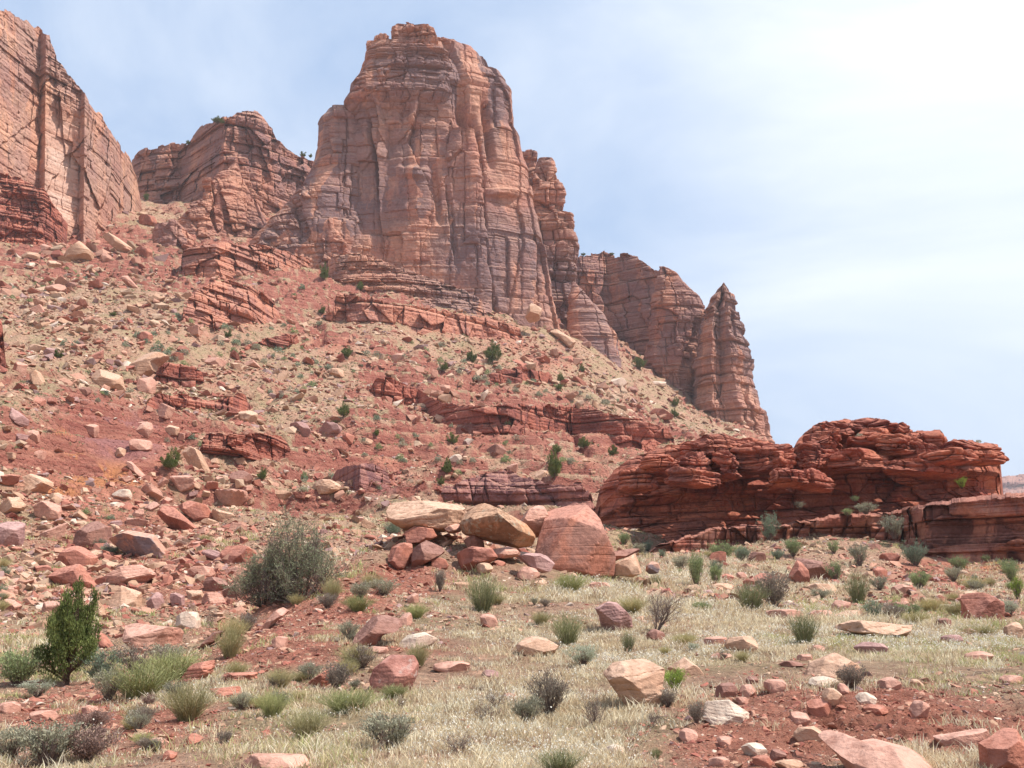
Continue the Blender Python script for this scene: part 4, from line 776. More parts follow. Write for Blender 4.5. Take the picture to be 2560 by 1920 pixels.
# foreground knoll
for spec, col, lab, kw in [
 ([(878,1621),(887,1586),(926,1543),(965,1534),(1000,1545),(1006,1567),(952,1591),(939,1606)], 'dark', 'dark brown wedge boulder on the left flank of the knoll', {}),
 ((1015,1548,18,18), 'pink', 'small pink stone touching the dark wedge boulder', {}),
 ([(997,1608),(1017,1588),(1060,1580),(1097,1599),(1043,1621),(1004,1625)], 'pale', 'pale cream flat slab below the dark wedge boulder', {}),
 ([(924,1699),(935,1669),(974,1638),(1034,1638),(1047,1660),(1043,1690),(1017,1721),(987,1734),(930,1725)], 'speck', 'rounded dark red boulder mottled with pale lichen, in the lower middle', dict(n=2.5, cut=4)),
 ((1134,1668,50,14), 'pink', 'long low pink rock right of the mottled red boulder', {}),
 ((1226,1684,22,10), 'purple', 'small flat purplish stone right of the long low pink rock', {}),
 ((1222,1551,25,19), 'pink', 'upright rounded pink stone just below the green broom bush', {}),
 ([(1288,1614),(1312,1595),(1347,1586),(1397,1614),(1377,1636),(1330,1645),(1293,1629)], 'tan', 'tan angular boulder in the middle of the grassy knoll', {}),
 ([(1488,1521),(1520,1503),(1540,1505),(1583,1547),(1588,1571),(1538,1584),(1510,1571),(1497,1541)], 'purple', 'purplish-pink banded slab beside the leafless shrub', dict(strata=.04, tilt=-.5)),
 ([(1508,1684),(1538,1656),(1612,1645),(1661,1673),(1653,1730),(1653,1753),(1594,1777),(1527,1714)], 'tan', 'big split tan boulder with overlapping top layers, lower right of centre', dict(strata=.05, under=.2)),
 ((1275,1742,18,9), 'pink', 'small pink stone in dry grass left of the grey bush', {}),
 ((1536,1877,32,15), 'pale', 'pale pink stone alone in dry grass at the bottom', {}),
 ((1350,1460,18,10), 'tan', 'flat tan stone just under the pile', {}),
 ((1500,1468,30,14), 'pink', 'half-buried pink stone in pale grass under the tilted slabs', {}),
 ((1640,1588,26,16), 'dark', 'small brown stone at the root of the leafless shrub', {}),
 ((1430,1440,20,9), 'tan', 'little tan stone hidden in grass below the biggest boulder', {}),
 ((1033,1497,16,16), 'pink', 'upright pink stone on the bare soil of the knoll', {}),
 ((945,1625,28,10), 'pink', 'low pink rock touching the lower tip of the dark wedge boulder', {}),
 ((1150,1465,30,10), 'tan', 'thin flat rock under the green broom bush\'s top', {}),
 ((812,1437,29,27), 'tan', 'stacked layered block on the knoll\'s left shoulder, beside the tall bush', dict(strata=.06)),
 ([(655,1568),(672,1535),(705,1517),(722,1528),(690,1550),(664,1572)], 'pink', 'pointed pink boulder at the gully rim below the tall bush', {}),
 ((700,1605,22,16), 'pink', 'pink angular stone on the bare flank below the pointed boulder', {}),
 ([(490,1621),(530,1582),(562,1571),(543,1601)], 'dark', 'thin dark slab lying across the gully head', {}),
 # right side
 ([(2413,1483),(2457,1481),(2499,1507),(2499,1552),(2417,1560)], 'red', 'square red-brown block standing upright at the far right', dict(n=5, cut=3)),
 ([(2081,1566),(2140,1550),(2205,1556),(2299,1568),(2305,1597),(2201,1588),(2128,1580)], 'tan', 'very long flat tan slab in the pale grass at the right', dict(strata=.08)),
 ([(1973,1440),(1998,1395),(2018,1426),(2024,1456),(1998,1464)], 'red', 'upright pointed red slab beside the dark cleft block', {}),
 ([(1988,1387),(2038,1401),(2092,1418),(2092,1440),(2059,1456),(2018,1452),(2008,1414)], 'dark', 'big dark-faced block with a slanting top, in the right-hand swale', dict(n=4)),
 ((2257,1474,28,14), 'pink', 'pink flat-faced stone in the swale, right of the olive broom', {}),
 ((2200,1433,20,19), 'red', 'reddish upright stone below the grey-green tree on the bench', {}),
 ((2222,1393,26,13), 'red', 'red stone near the foot of the lower bench', {}),
 ((2185,1365,18,8), 'dark', 'small dark stone against the foot of the lower bench', {}),
 ([(1868,1453),(1904,1430),(1947,1442),(1896,1466)], 'red', 'low wedge-topped red boulder left of the dark cleft block', {}),
 ((1815,1443,28,9), 'red', 'flat red slab left of the wedge-topped boulder', {}),
 ((1852,1438,15,8), 'pink', 'small pale stone between the flat red slab and the wedge-topped boulder', {}),
 ((1795,1395,22,18), 'red', 'red stone among bushes at the foot of the bench, left', {}),
 ((1892,1395,26,16), 'dark', 'brown hummocky stone among the green bushes of the swale', {}),
 ((2057,1470,46,12), 'tan', 'broad low tan slab in front of the dark cleft block', {}),
 ((2104,1515,25,17), 'pink', 'rounded pink boulder beside the olive broom', {}),
 ((2128,1540,40,15), 'tan', 'sloping layered tan rock below the rounded pink boulder', dict(strata=.06)),
 ((2042,1508,25,8), 'tan', 'narrow tan ledge stone left of the rounded pink boulder', {}),
 ((2058,1536,36,12), 'pink', 'low jumbled pink rock between slab and green bush', {}),
 ((1962,1535,52,12), 'pink', 'long low pink rock below the large grey-green bush', {}),
 ((1905,1492,26,18), 'pink', 'crumbling pinkish-red hummock left of the large grey-green bush', {}),
 ((1810,1470,34,12), 'tan', 'low tan rock below the tall green sapling', {}),
 ((1855,1610,42,21), 'tan', 'hollow-weathered orange-tan rock in dry grass, right of centre', {}),
 ((1788,1604,30,14), 'pink', 'pink rock touching the hollow-weathered one on its left', {}),
 ((1805,1640,30,8), 'pink', 'thin dark-edged slab below the hollow-weathered rock', {}),
 ([(1664,1675),(1715,1642),(1745,1668),(1764,1684),(1735,1696),(1690,1694)], 'tan', 'rounded tan boulder right of the bright green bush', {}),
 ((1977,1660,31,9), 'dark', 'thin dark slab standing proud above the bare bank', {}),
 ([(2012,1684),(2030,1656),(2091,1632),(2132,1656),(2171,1676),(2120,1694),(2050,1696)], 'tan', 'broad tan hump of rock with a shadowed cleft above the bank', {}),
 ((2178,1622,40,19), 'purple', 'rounded mauve boulder in the white-flowered grass', {}),
 ((2045,1622,18,10), 'pink', 'little pink stone above the dark thin slab', {}),
 ((2015,1644,24,9), 'pink', 'pink half-buried stone above the broad tan hump', {}),
 ((1941,1713,31,19), 'pink', 'smooth brown-pink boulder on top of the bare red bank', {}),
 ((1815,1725,27,23), 'dark', 'dark round boulder at the left end of the bank', {}),
 ((1870,1727,22,18), 'pink', 'pink angular stone between the dark round and smooth boulders', {}),
 ((1880,1700,16,13), 'dark', 'small brown stone above the smooth boulder, left', {}),
 ([(1766,1755),(1823,1750),(1873,1782),(1870,1796),(1798,1812),(1756,1796)], 'pale', 'whitish layered slab lying beside a grey shrub at the lower right', dict(strata=.06)),
 ((1855,1752,18,11), 'pink', 'small rounded stone behind the whitish layered slab', {}),
 ((2058,1704,36,15), 'pale', 'pale tan slab at the top edge of the bank under the grey shrub', {}),
 ((2080,1742,24,25), 'tan', 'upright tan block leaning on the bank', {}),
 ((2108,1722,14,16), 'pink', 'small pink block tucked right of the upright tan block', {}),
 ((2166,1746,26,15), 'pale', 'pale rounded stone on the bank face', {}),
 ((2226,1707,31,18), 'pink', 'angular pink block on the bank\'s brow, flat top', {}),
 ((2293,1711,21,14), 'tan', 'egg-shaped tan stone on the bank\'s brow, right', {}),
 ((2048,1770,34,25), 'red', 'large red block sunk in the bank face below the upright tan one', {}),
 ((2299,1773,22,24), 'pink', 'tilted pink block on the bank, right of the pale rounded stone', {}),
 ((2189,1774,34,14), 'red', 'low red rock under the pale rounded stone', {}),
 ((2000,1796,30,18), 'pink', 'half-buried pink slab at the bank\'s foot', {}),
 ((2022,1835,42,19), 'tan', 'smooth rounded tan boulder at the bank\'s foot', {}),
 ((1721,1838,24,18), 'pink', 'dusty pink stone in gravel, lower right', {}),
 ((1815,1852,24,14), 'pink', 'flat pink stone in gravel, right of the dusty one', {}),
 ((1886,1874,34,18), 'pale', 'white-topped oval stone near the bottom edge', {}),
 ((1945,1888,22,17), 'dark', 'brown stone right of the white-topped oval stone', {}),
 ((1905,1902,26,18), 'red', 'reddish stone below the white-topped oval one', {}),
 ((1975,1912,36,14), 'tan', 'tan stone at the bottom edge, left of the great slab', {}),
 ((1800,1905,28,13), 'pink', 'pink stone at the bottom edge below the flat one', {}),
 ([(2073,1848),(2100,1836),(2144,1847),(2185,1865),(2221,1859),(2295,1879),(2352,1904),(2380,1950),(2170,1970),(2110,1895)], 'pink', 'great smooth salmon slab at the bottom right', dict(strata=.01, tilt=1.0, n=4)),
 ([(2338,1843),(2466,1823),(2476,1851),(2364,1865)], 'pink', 'straight-edged pink slab jutting from the bank at the lower right', dict(n=4)),
 ([(2486,1849),(2535,1814),(2556,1825),(2562,1898),(2545,1940),(2470,1940),(2460,1861)], 'red', 'big dark-sided red block in the bottom right corner', dict(n=4)),
 ((2540,1576,26,22), 'tan', 'tan layered rock cut by the right edge of the picture', dict(strata=.05)),
 ((2360,1560,18,16), 'dark', 'small dark gnarled rock left of the square upright block', {}),
 ((2425,1582,20,12), 'pink', 'pink stone at the foot of the square upright block', {}),
 ((2380,1598,26,12), 'purple', 'mauve stone in grass below the square upright block', {}),
 ((2365,1520,46,10), 'pale', 'pale flat slab left of the square upright block', {}),
 ((2250,1512,26,9), 'pink', 'small pink slab behind the long flat tan slab', {}),
 ((2450,1640,40,12), 'pink', 'pale pink rock in white-flowered grass at the right', {}),
 ((2530,1700,30,12), 'pink', 'pink rock at the right edge above the bank', {}),
 # left side
 ([(278,1332),(330,1321),(378,1330),(423,1382),(360,1399),(304,1371),(276,1345)], 'varnish', 'flat slab with a shiny grey-blue face in the left boulder field', dict(tilt=-.6, n=5, strata=.008)),
 ([(189,1337),(204,1304),(234,1299),(269,1317),(280,1367),(252,1373),(189,1358)], 'dark', 'dark squat boulder left of the shiny grey-blue slab', {}),
 ([(-14,1304),(56,1299),(54,1343),(43,1369),(5,1358)], 'purple', 'pinkish flat-topped boulder at the left edge', {}),
 ((122,1278,32,28), 'pink', 'pale-topped boulder on the bare orange slope\'s foot', {}),
 ([(122,1410),(150,1370),(200,1358),(238,1388),(232,1418),(130,1420)], 'red', 'large rusty boulder below the dark squat one', {}),
 ([(120,1440),(150,1418),(191,1408),(245,1460),(210,1477),(165,1465)], 'red', 'cracked red block below the large rusty boulder', {}),
 ([(258,1447),(304,1417),(347,1411),(386,1434),(347,1458),(266,1468)], 'pink', 'broad layered pink boulder in the middle of the left boulder field', dict(strata=.05)),
 ([(274,1508),(300,1463),(349,1480),(349,1521),(280,1525)], 'tan', 'angular tan block with a flat face above the juniper\'s right', {}),
 ((388,1504,21,23), 'purple', 'tall mauve stone right of the angular tan block', {}),
 ([(280,1571),(325,1558),(451,1571),(458,1599),(434,1638),(378,1634),(334,1614)], 'pink', 'large flat-topped pink slab ending the gully, right of the juniper', dict(n=4, strata=.04)),
 ([(237,1588),(252,1580),(291,1623),(262,1620)], 'red', 'narrow red slab tilted beside the juniper', {}),
 ([(389,1284),(404,1263),(434,1267),(501,1317),(490,1334),(450,1326)], 'red', 'long sloping red slab high in the left boulder field', dict(tilt=-.5)),
 ([(441,1265),(477,1252),(512,1260),(533,1290),(512,1307),(470,1287)], 'red', 'rounded red boulder overlapping the long sloping red slab', {}),
 ((592,1386,44,27), 'red', 'smooth pinkish-red boulder left of the tall bush', {}),
 ((699,1238,36,13), 'tan', 'dark-edged tan slab above the tall bush', {}),
 ([(768,1218),(800,1199),(855,1201),(850,1228),(800,1238)], 'tan', 'isolated flat tan boulder on the red slope left of the pile', dict(strata=.04)),
 ((305,1236,27,14), 'pale', 'white-topped block at the edge of the orange slope', {}),
 ((288,1262,26,7), 'pale', 'thin pale slab under the white-topped block', {}),
 ((470,1549,31,24), 'pale', 'pale rounded boulder in the gully head', {}),
 ((440,1500,22,18), 'purple', 'grey-pink stone above the pale rounded boulder', {}),
 ((540,1460,32,20), 'dark', 'dark overhanging block in the gully, left of the tall bush', {}),
 ((580,1475,26,22), 'dark', 'dark rounded block right beside the overhanging gully block', {}),
 ((500,1430,36,16), 'pink', 'pink slab above the dark gully blocks', {}),
 ((340,1790,31,17), 'white', 'chalk-white rock half hidden by a yellow tuft', {}),
 ([(445,1705),(469,1662),(534,1649),(529,1684),(490,1707)], 'red', 'crumbling red layered ledge above the green grass clump', dict(strata=.09)),
 ([(541,1684),(642,1680),(640,1701),(556,1710)], 'red', 'thin red ledge capping the small bank, lower left', dict(strata=.09)),
 ([(519,1723),(608,1714),(600,1738),(560,1751)], 'red', 'lowest thin red ledge in the grass, lower left', dict(strata=.08)),
 ([(770,1705),(830,1665),(850,1690),(800,1720)], 'red', 'small red ledge left of the grey-purple shrub', dict(strata=.09)),
 ((690,1908,90,24), 'pink', 'large low salmon slab cut by the bottom edge, left of centre', {}),
 ((390,1862,27,18), 'pink', 'pink slab in the wash gravel near the bottom', {}),
 ((482,1847,24,14), 'red', 'red stone in the wash gravel near the bottom', {}),
 ((425,1888,18,12), 'red', 'small orange-red cobble at the bottom edge', {}),
 ((360,1858,20,9), 'pale', 'pale rounded cobble left of the pink wash slab', {}),
 ((60,1830,40,18), 'red', 'red rock at the lower left in the wash', {}),
 ((20,1770,34,16), 'pink', 'pink rock at the left edge of the wash', {}),
 ((110,1790,36,16), 'pink', 'flat pink rock in the wash below the juniper', {}),
 ((225,1775,22,12), 'pink', 'pink stone in the wash left of the chalk-white rock', {}),
 # high on the slopes
 ([(161,622),(179,602),(203,605),(230,629),(227,658),(170,649)], 'tan', 'tan block with a bright flat top, high on the upper left talus', {}),
 ([(254,592),(285,584),(327,610),(322,638),(285,620)], 'tan', 'long tan block right of the bright-topped one, high left', {}),
 ((368,551,22,16), 'red', 'dark red cube below the notch of the cliffs', {}),
 ((262,646,19,12), 'pink', 'pink stone under the long tan block, high left', {}),
 ((358,631,24,15), 'red', 'red boulder right of the long tan block, high left', {}),
 ((113,622,20,14), 'pink', 'pyramid-shaped pink stone high at the left', {}),
 ((78,640,24,8), 'tan', 'flat tan slab below the pyramid-shaped stone, high left', {}),
 ([(301,936),(358,886),(391,876),(421,886),(384,898),(386,928),(346,950)], 'tan', 'leaning tan slab propped like a roof on the left slope', dict(n=4)),
 ((364,961,23,25), 'pink', 'square pink block under the leaning roof-like slab', {}),
 ([(226,944),(244,920),(301,938),(311,969),(252,973)], 'tan', 'large tan block left of the leaning roof-like slab', {}),
 ((209,976,17,13), 'dark', 'dark stone lower left of the large tan block', {}),
 ([(71,918),(95,928),(121,967),(100,970),(80,947)], 'tan', 'slanting tan slab on the left slope near the edge', {}),
 ((92,872,27,12), 'tan', 'tan boulder of a pair above the slanting slab', {}),
 ((127,879,21,10), 'purple', 'mauve boulder of the pair above the slanting slab', {}),
 ((352,1071,29,22), 'pink', 'square-sided pink block beside the gully, mid left', {}),
 ((427,1074,24,16), 'tan', 'pale wedge stone right of the square-sided pink block', {}),
 ((350,1111,34,17), 'pink', 'broken pink slab below the square-sided block', {}),
 ((222,1074,24,21), 'pink', 'blunt pink boulder left of the square-sided block', {}),
 ((617,1041,26,18), 'tan', 'round-topped tan boulder above the short red ledge', {}),
 ((749,1074,27,19), 'purple', 'oval mauve slab right of the short red ledge, left of a pair', dict(tilt=-.6)),
 ((826,1076,33,19), 'purple', 'larger oval mauve slab right of the short red ledge', dict(tilt=-.6)),
 ([(460,1133),(478,1117),(499,1126),(527,1180),(488,1176)], 'tan', 'tan slab leaning downhill right of the dark juniper', dict(tilt=-.4)),
 ((603,1195,30,20), 'dark', 'dark maroon boulder below the short red ledge', {}),
 ([(6,1024),(25,1014),(70,1050),(60,1062)], 'purple', 'long mauve slab at the left edge above the bare slope', {}),
 ((81,1089,17,15), 'pink', 'pale-capped stone on the bare purple slope', {}),
 ((95,1136,24,12), 'pink', 'flat stone on the bare purple slope near the left edge', {}),
 ((302,1131,13,13), 'tan', 'small round tan stone on the bare slope\'s right rim', {}),
 ([(311,1157),(322,1149),(370,1188),(364,1198)], 'pink', 'log-shaped pink rock lying downhill beside the bare orange slope', {}),
 ([(291,685),(310,679),(347,712),(332,720)], 'pink', 'sloping pink slab on the upper left talus', {}),
 ((179,714,15,10), 'dark', 'small dark boulder on the upper left talus', {}),
 ((140,720,24,12), 'pink', 'pink boulder left of the small dark one, upper left talus', {}),
 ((362,841,22,14), 'red', 'red layered block on the upper left talus by the gully', {}),
 ([(1310,787),(1327,756),(1355,773),(1349,800),(1322,806)], 'tan', 'large tan boulder resting at the foot of the main butte', dict(Y=316.0)),
 ([(1373,828),(1392,823),(1440,855),(1424,866)], 'tan', 'long thin slab sliding from the foot of the main butte', {}),
 ((1465,861,15,9), 'dark', 'dark stone right of the long thin slab, by the cross-bedded wedge', {}),
 ((1545,957,24,13), 'pale', 'pale slab on the right shoulder of the slope', {}),
 ((1580,972,18,8), 'dark', 'dark slab under the pale one on the right shoulder', {}),
 ((993,894,24,10), 'pink', 'brick-shaped pink block under the salmon ledge', {}),
 ((1042,925,20,8), 'pink', 'smaller pink block right of the brick-shaped one', {}),
 ((838,933,24,12), 'tan', 'pale block left of the long red ledge\'s start', {}),
 ((1107,971,22,9), 'pink', 'pink block resting just above the long red ledge', {}),
 ((1140,1147,20,11), 'pale', 'cluster stone, palest on the red slope below the long ledge', {}),
 ((1282,1169,17,13), 'pink', 'pink stone below the red soil patch, centre right', {}),
 ((1355,1186,20,12), 'tan', 'tan block left of the tall dark slope juniper', {}),
 ((1240,1126,24,15), 'dark', 'dark rounded hummock on the centre slope', {}),
 ((915,1103,18,9), 'tan', 'flat tan stone on the slope above the maroon hump', {}),
 ((1645,959,22,7), 'pale', 'pale flat rock high on the right shoulder', {}),
 ((1652,1034,34,13), 'red', 'dark-topped wide rock above the far end of the long ledge', {}),
 ((1703,1039,12,9), 'tan', 'small tan block by the two shrubs under the spire', {}),
]:
    hero(spec, col, lab, **kw)

# ---- the many boulders of the talus: shared shapes, one object each
lib = []
for s_ in range(16):
    V, Fc = rock_shape(4, 400 + s_, (1, .8 + .1 * (s_ % 3), .55 + .12 * (s_ % 4)), npl=11, strata=.02, rough=.06)
    lib.append([mesh_np('boulder', V, [Fc], BM[c], False, link=False) for c in (('tan', 'pink', 'red') if s_ % 3 else ('pink', 'tan', 'purple'))])
rg = random.Random(5)
ZN = [  # u0, u1, v0, v1, count, size range in photo pixels, label/group
 ((0, 640, 620, 850), 26, (8, 18), 'pinkish boulder in the rubble of the upper left talus', 'boulders of the upper left talus'),
 ((0, 700, 850, 1180), 50, (9, 26), 'angular boulder in the rubble of the middle left slope', 'boulders of the middle left slope'),
 ((0, 640, 1200, 1540), 90, (13, 40), 'angular boulder in the crowded lower left boulder field', 'boulders of the lower left field'),
 ((640, 1000, 1180, 1400), 14, (9, 20), 'small boulder on the slope between tall bush and boulder pile', 'boulders left of the pile'),
 ((700, 1500, 860, 1180), 26, (7, 15), 'small boulder on the centre slope below the butte', 'boulders of the centre slope'),
]
AUTO = []
for (box, cnt, szr, lab, grp) in ZN:
    made = 0; tries = 0
    while made < cnt and tries < cnt * 30:
        tries += 1
        u, v = rg.uniform(box[0], box[1]), rg.uniform(box[2], box[3]); sz = szr[0] + (szr[1] - szr[0]) * rg.random() ** 2.2
        if any(abs(u - a) < (c + sz) * .8 and abs(v - b) < (d + sz * .7) * .8 for a, b, c, d in rocks_taken): continue
        if 100 < u < 390 and 1010 < v < 1230 and rg.random() < .8: continue
        p = hit(u, v)
        if p.y > 330: continue
        L = rg.choice(lib); me = rg.choices(L, (5, 4, 3))[0]
        o = bpy.data.objects.new('boulder', me); COL.objects.link(o)
        s_ = sz / F * p.y; o.location = p + Vector((0, 0, s_ * .12)); o.scale = (s_ * rg.uniform(.8, 1.2), s_ * rg.uniform(.8, 1.1), s_ * rg.uniform(.6, 1.15))
        o.rotation_euler = (rg.uniform(-.45, .45) - .15, rg.uniform(-.4, .4), rg.uniform(0, 6.28))
        tag(o, lab, 'boulder', grp); rocks_taken.append((u, v, sz, sz * .6)); made += 1

# ---- loose stones nobody could count
def stones(name, n, r0, r1, kmin, kmax, seed, dens, mat, label, sink=.25, alpha=2.0, spread=.53):
    rg = np.random.default_rng(seed); T = []
    for t_ in range(14):
        bm = bmesh.new(); q = rg.normal(size=(11, 3)); q /= np.linalg.norm(q, axis=1, keepdims=True); q = q * rg.uniform(.8, 1.1, (11, 1)) * np.array([1, .8, .55])
        for p_ in q: bm.verts.new(p_)
        h_ = bmesh.ops.convex_hull(bm, input=bm.verts); bmesh.ops.triangulate(bm, faces=bm.faces)
        loose = [v for v in bm.verts if not v.link_faces]
        for v in loose: bm.verts.remove(v)
        bm.verts.index_update(); T.append((np.array([v.co for v in bm.verts]), np.array([[v.index for v in f.verts] for f in bm.faces]))); bm.free()
    m = n * 3
    th = rg.uniform(-spread, spread, m); r = np.exp(rg.uniform(math.log(r0), math.log(r1), m))
    z = gz_polar(th, r); red = zone(RED_Z, th, r, z); gr = zone(GRASS_Z, th, r, z); pu = zone([(290,1110,150,80,1.0)], th, r, z)
    x, y = r * np.sin(th), r * np.cos(th)
    keep = rg.random(m) < dens(x, y, r, z, red, gr, pu); idx = np.where(keep)[0][:n]
    th, r, z, red, x, y = th[idx], r[idx], z[idx], red[idx], x[idx], y[idx]; n = len(idx)
    sz = np.minimum(kmin * r * rg.random(n) ** (-1 / alpha), kmax * r) / F
    rot = rg.uniform(0, 6.28, n); tx, ty = rg.uniform(-.5, .5, n), rg.uniform(-.5, .5, n)
    pal = np.array([(0.47, 0.315, 0.215), (0.41, 0.245, 0.16), (0.43, 0.225, 0.155), (0.36, 0.145, 0.10), (0.30, 0.105, 0.075), (0.31, 0.19, 0.17), (0.60, 0.46, 0.36)])
    w1 = np.array([.20, .25, .21, .13, .09, .07, .05]); w2 = np.array([.06, .10, .22, .30, .24, .05, .03])
    u_ = rg.random(n); w = w1[None] * (1 - np.clip(red, 0, 1))[:, None] + w2[None] * np.clip(red, 0, 1)[:, None]
    ci = (np.cumsum(w, 1) / w.sum(1, keepdims=True) < u_[:, None]).sum(1).clip(0, 6); colr = pal[ci] * rg.uniform(.8, 1.15, (n, 1))
    Vs, Fs, Cs = [], [], []; off = 0; ti = rg.integers(0, 14, n); fl = rg.uniform(.6, 1.2, n)
    for t_ in range(14):
        q = np.where(ti == t_)[0]
        if not len(q): continue
        V, Fc = T[t_]; c, s = np.cos(rot[q]), np.sin(rot[q])
        P3 = V[None] * np.stack([sz[q], sz[q], sz[q] * fl[q]], 1)[:, None]
        X = P3[..., 0] * c[:, None] - P3[..., 1] * s[:, None]; Y = P3[..., 0] * s[:, None] + P3[..., 1] * c[:, None]; Z = P3[..., 2] + X * tx[q][:, None] + Y * ty[q][:, None]
        W = np.stack([X + x[q][:, None], Y + y[q][:, None], Z + (z[q] + sz[q] * (.55 - 2 * sink) * .6)[:, None]], -1)
        Vs.append(W.reshape(-1, 3)); Fs.append((Fc[None] + (off + np.arange(len(q)) * len(V))[:, None, None]).reshape(-1, 3)); off += W.shape[0] * W.shape[1]
        Cs.append(np.repeat(colr[q], len(V), 0))
    o = mesh_np(name, np.concatenate(Vs), [np.concatenate(Fs)], mat, False, {'tint': np.concatenate(Cs)}); tag(o, label, 'stones', kind='stuff'); return o
M_STONE, nt, bs = newmat('loose stone')
pos = N(nt, 'ShaderNodeNewGeometry').outputs['Position']
c = mixc(nt, 1.0, attr(nt, 'tint', 'Color'), mixc(nt, mapr(nt, noise(nt, pos, 3.0, 5, .7), .3, .7), (.75, .75, .75), (1.2, 1.2, 1.2)), 'MULTIPLY')
nt.links.new(c, bs.inputs['Base Color'])
def d_far(x, y, r, z, red, gr, pu):
    n1 = fbm(x / 22, y / 22, x * 0, 3, 301); n2 = fbm(x / 5, y / 5, x * 0, 2, 302)
    return np.clip(.75 + .9 * n1 + .5 * n2 - .35 * red - .7 * pu - .3 * gr, .04, 1) * (r < 420)
def d_near(x, y, r, z, red, gr, pu):
    n1 = fbm(x / 3, y / 3, x * 0, 3, 303)
    return np.clip(.60 + .9 * n1 + .6 * red - .62 * gr, .06, 1)
stones('scree', 110000, 55, 420, 1.8, 14.0, 11, d_far, M_STONE, 'loose broken stones strewn over the talus slopes')
def d_rub(x, y, r, z, red, gr, pu):
    th = np.arctan2(x, y); w = zone([(230,1400,430,190,1.0),(480,1250,260,120,.8),(1120,1385,200,60,1.3),(360,980,300,160,.45),(850,1180,260,90,.35),(2000,1480,560,50,.35),(560,1080,200,90,.3),(260,760,330,180,.5),(1100,960,450,140,.40),(1500,960,200,120,.4)], th, r, z)
    return np.clip(w * (.6 + 1.2 * fbm(x / 7, y / 7, x * 0, 2, 305)) - .8 * pu, 0, 1)
stones('rubble', 60000, 34, 330, 4.4, 24.0, 13, d_rub, M_STONE, 'crowded broken rubble between the larger boulders', sink=.22)
stones('gravel', 95000, 6.5, 58, 1.6, 15.0, 12, d_near, M_STONE, 'small loose stones and gravel on the foreground ground', sink=.3)

# ------------------------------------------------------------------ plants
def leafmat(name, ca, cb, rough=.75, trans=.25):
    m, nt, b = newmat(name); nt.nodes.remove(b); o = [n for n in nt.nodes if n.type == 'OUTPUT_MATERIAL'][0]
    t = attr(nt, 'tint'); oi = N(nt, 'ShaderNodeObjectInfo').outputs['Random']
    c = mixc(nt, t, ca, cb)
    c = mixc(nt, 1.0, c, mixc(nt, oi, (.85, .85, .85), (1.18, 1.15, 1.1)), 'MULTIPLY')
    d = N(nt, 'ShaderNodeBsdfDiffuse'); tr = N(nt, 'ShaderNodeBsdfTranslucent'); mx = N(nt, 'ShaderNodeMixShader'); mx.inputs[0].default_value = trans
    nt.links.new(c, d.inputs[0]); nt.links.new(c, tr.inputs[0]); nt.links.new(d.outputs[0], mx.inputs[1]); nt.links.new(tr.outputs[0], mx.inputs[2]); nt.links.new(mx.outputs[0], o.inputs[0])
    return m
LM = {'sage': leafmat('grey-green sage leaf', (.25, .24, .17), (.43, .42, .31)),
 'grey': leafmat('grey twiggy leaf', (.22, .17, .14), (.33, .29, .23)),
 'broom': leafmat('olive broom stem', (.20, .22, .11), (.38, .38, .20)),
 'green': leafmat('fresh green leaf', (.19, .24, .11), (.38, .43, .22)),
 'blue': leafmat('blue-green leaf', (.17, .22, .15), (.31, .37, .26)),
 'lime': leafmat('lime green leaf', (.22, .32, .05), (.42, .52, .14)),
 'juniper': leafmat('juniper scale leaf', (.075, .105, .035), (.22, .25, .085), trans=.1),
 'tamarisk': leafmat('feathery grey-green leaf', (.24, .26, .16), (.42, .44, .28)),
 'pale': leafmat('pale silvery leaf', (.34, .36, .26), (.52, .54, .42)),
 'straw': leafmat('yellow-green grass blade', (.38, .35, .16), (.60, .53, .31), trans=.35),
 'fresh': leafmat('green grass blade', (.29, .32, .13), (.50, .49, .25), trans=.35),
 'mauve': leafmat('purple-brown dry twig', (.22, .14, .12), (.36, .25, .21))}
M_TWIG, nt, bs = newmat('grey twig'); bs.inputs['Base Color'].default_value = (.17, .12, .10, 1)
M_BARK, nt, bs = newmat('brown bark'); bs.inputs['Base Color'].default_value = (.13, .08, .055, 1)
def tubes(segs):
    """segs: (p0, p1, r0, r1) arrays -> three-sided tapered tubes"""
    p0, p1, r0, r1 = [np.asarray(a, float) for a in segs]; n = len(p0); d = p1 - p0; d /= np.linalg.norm(d, axis=1, keepdims=True) + 1e-9
    up = np.where(np.abs(d[:, 2:3]) > .9, [[1, 0, 0]], [[0, 0, 1]]); a = np.cross(d, up); a /= np.linalg.norm(a, axis=1, keepdims=True); b = np.cross(d, a)
    V = []
    for p, r in ((p0, r0), (p1, r1)):
        for k in range(3):
            t = k * 2.0944; V.append(p + (a * math.cos(t) + b * math.sin(t)) * r[:, None])
    V = np.stack(V, 1); Fc = np.array([[0, 1, 4, 3], [1, 2, 5, 4], [2, 0, 3, 5]])
    return V.reshape(-1, 3), (Fc[None] + (np.arange(n) * 6)[:, None, None]).reshape(-1, 4)
def leaves(p, size, rg, asp=.5, up=0.0, dirs=None):
    n = len(p); d = rg.normal(size=(n, 3)) if dirs is None else dirs + rg.normal(size=(n, 3)) * .35; d[:, 2] += up; d /= np.linalg.norm(d, axis=1, keepdims=True)
    w = np.cross(d, rg.normal(size=(n, 3))); w /= np.linalg.norm(w, axis=1, keepdims=True); size = np.broadcast_to(size, (n,))[:, None]
    V = np.stack([p - w * size * asp * .5, p + w * size * asp * .5, p + d * size], 1)
    return V.reshape(-1, 3), np.arange(n * 3).reshape(-1, 3)
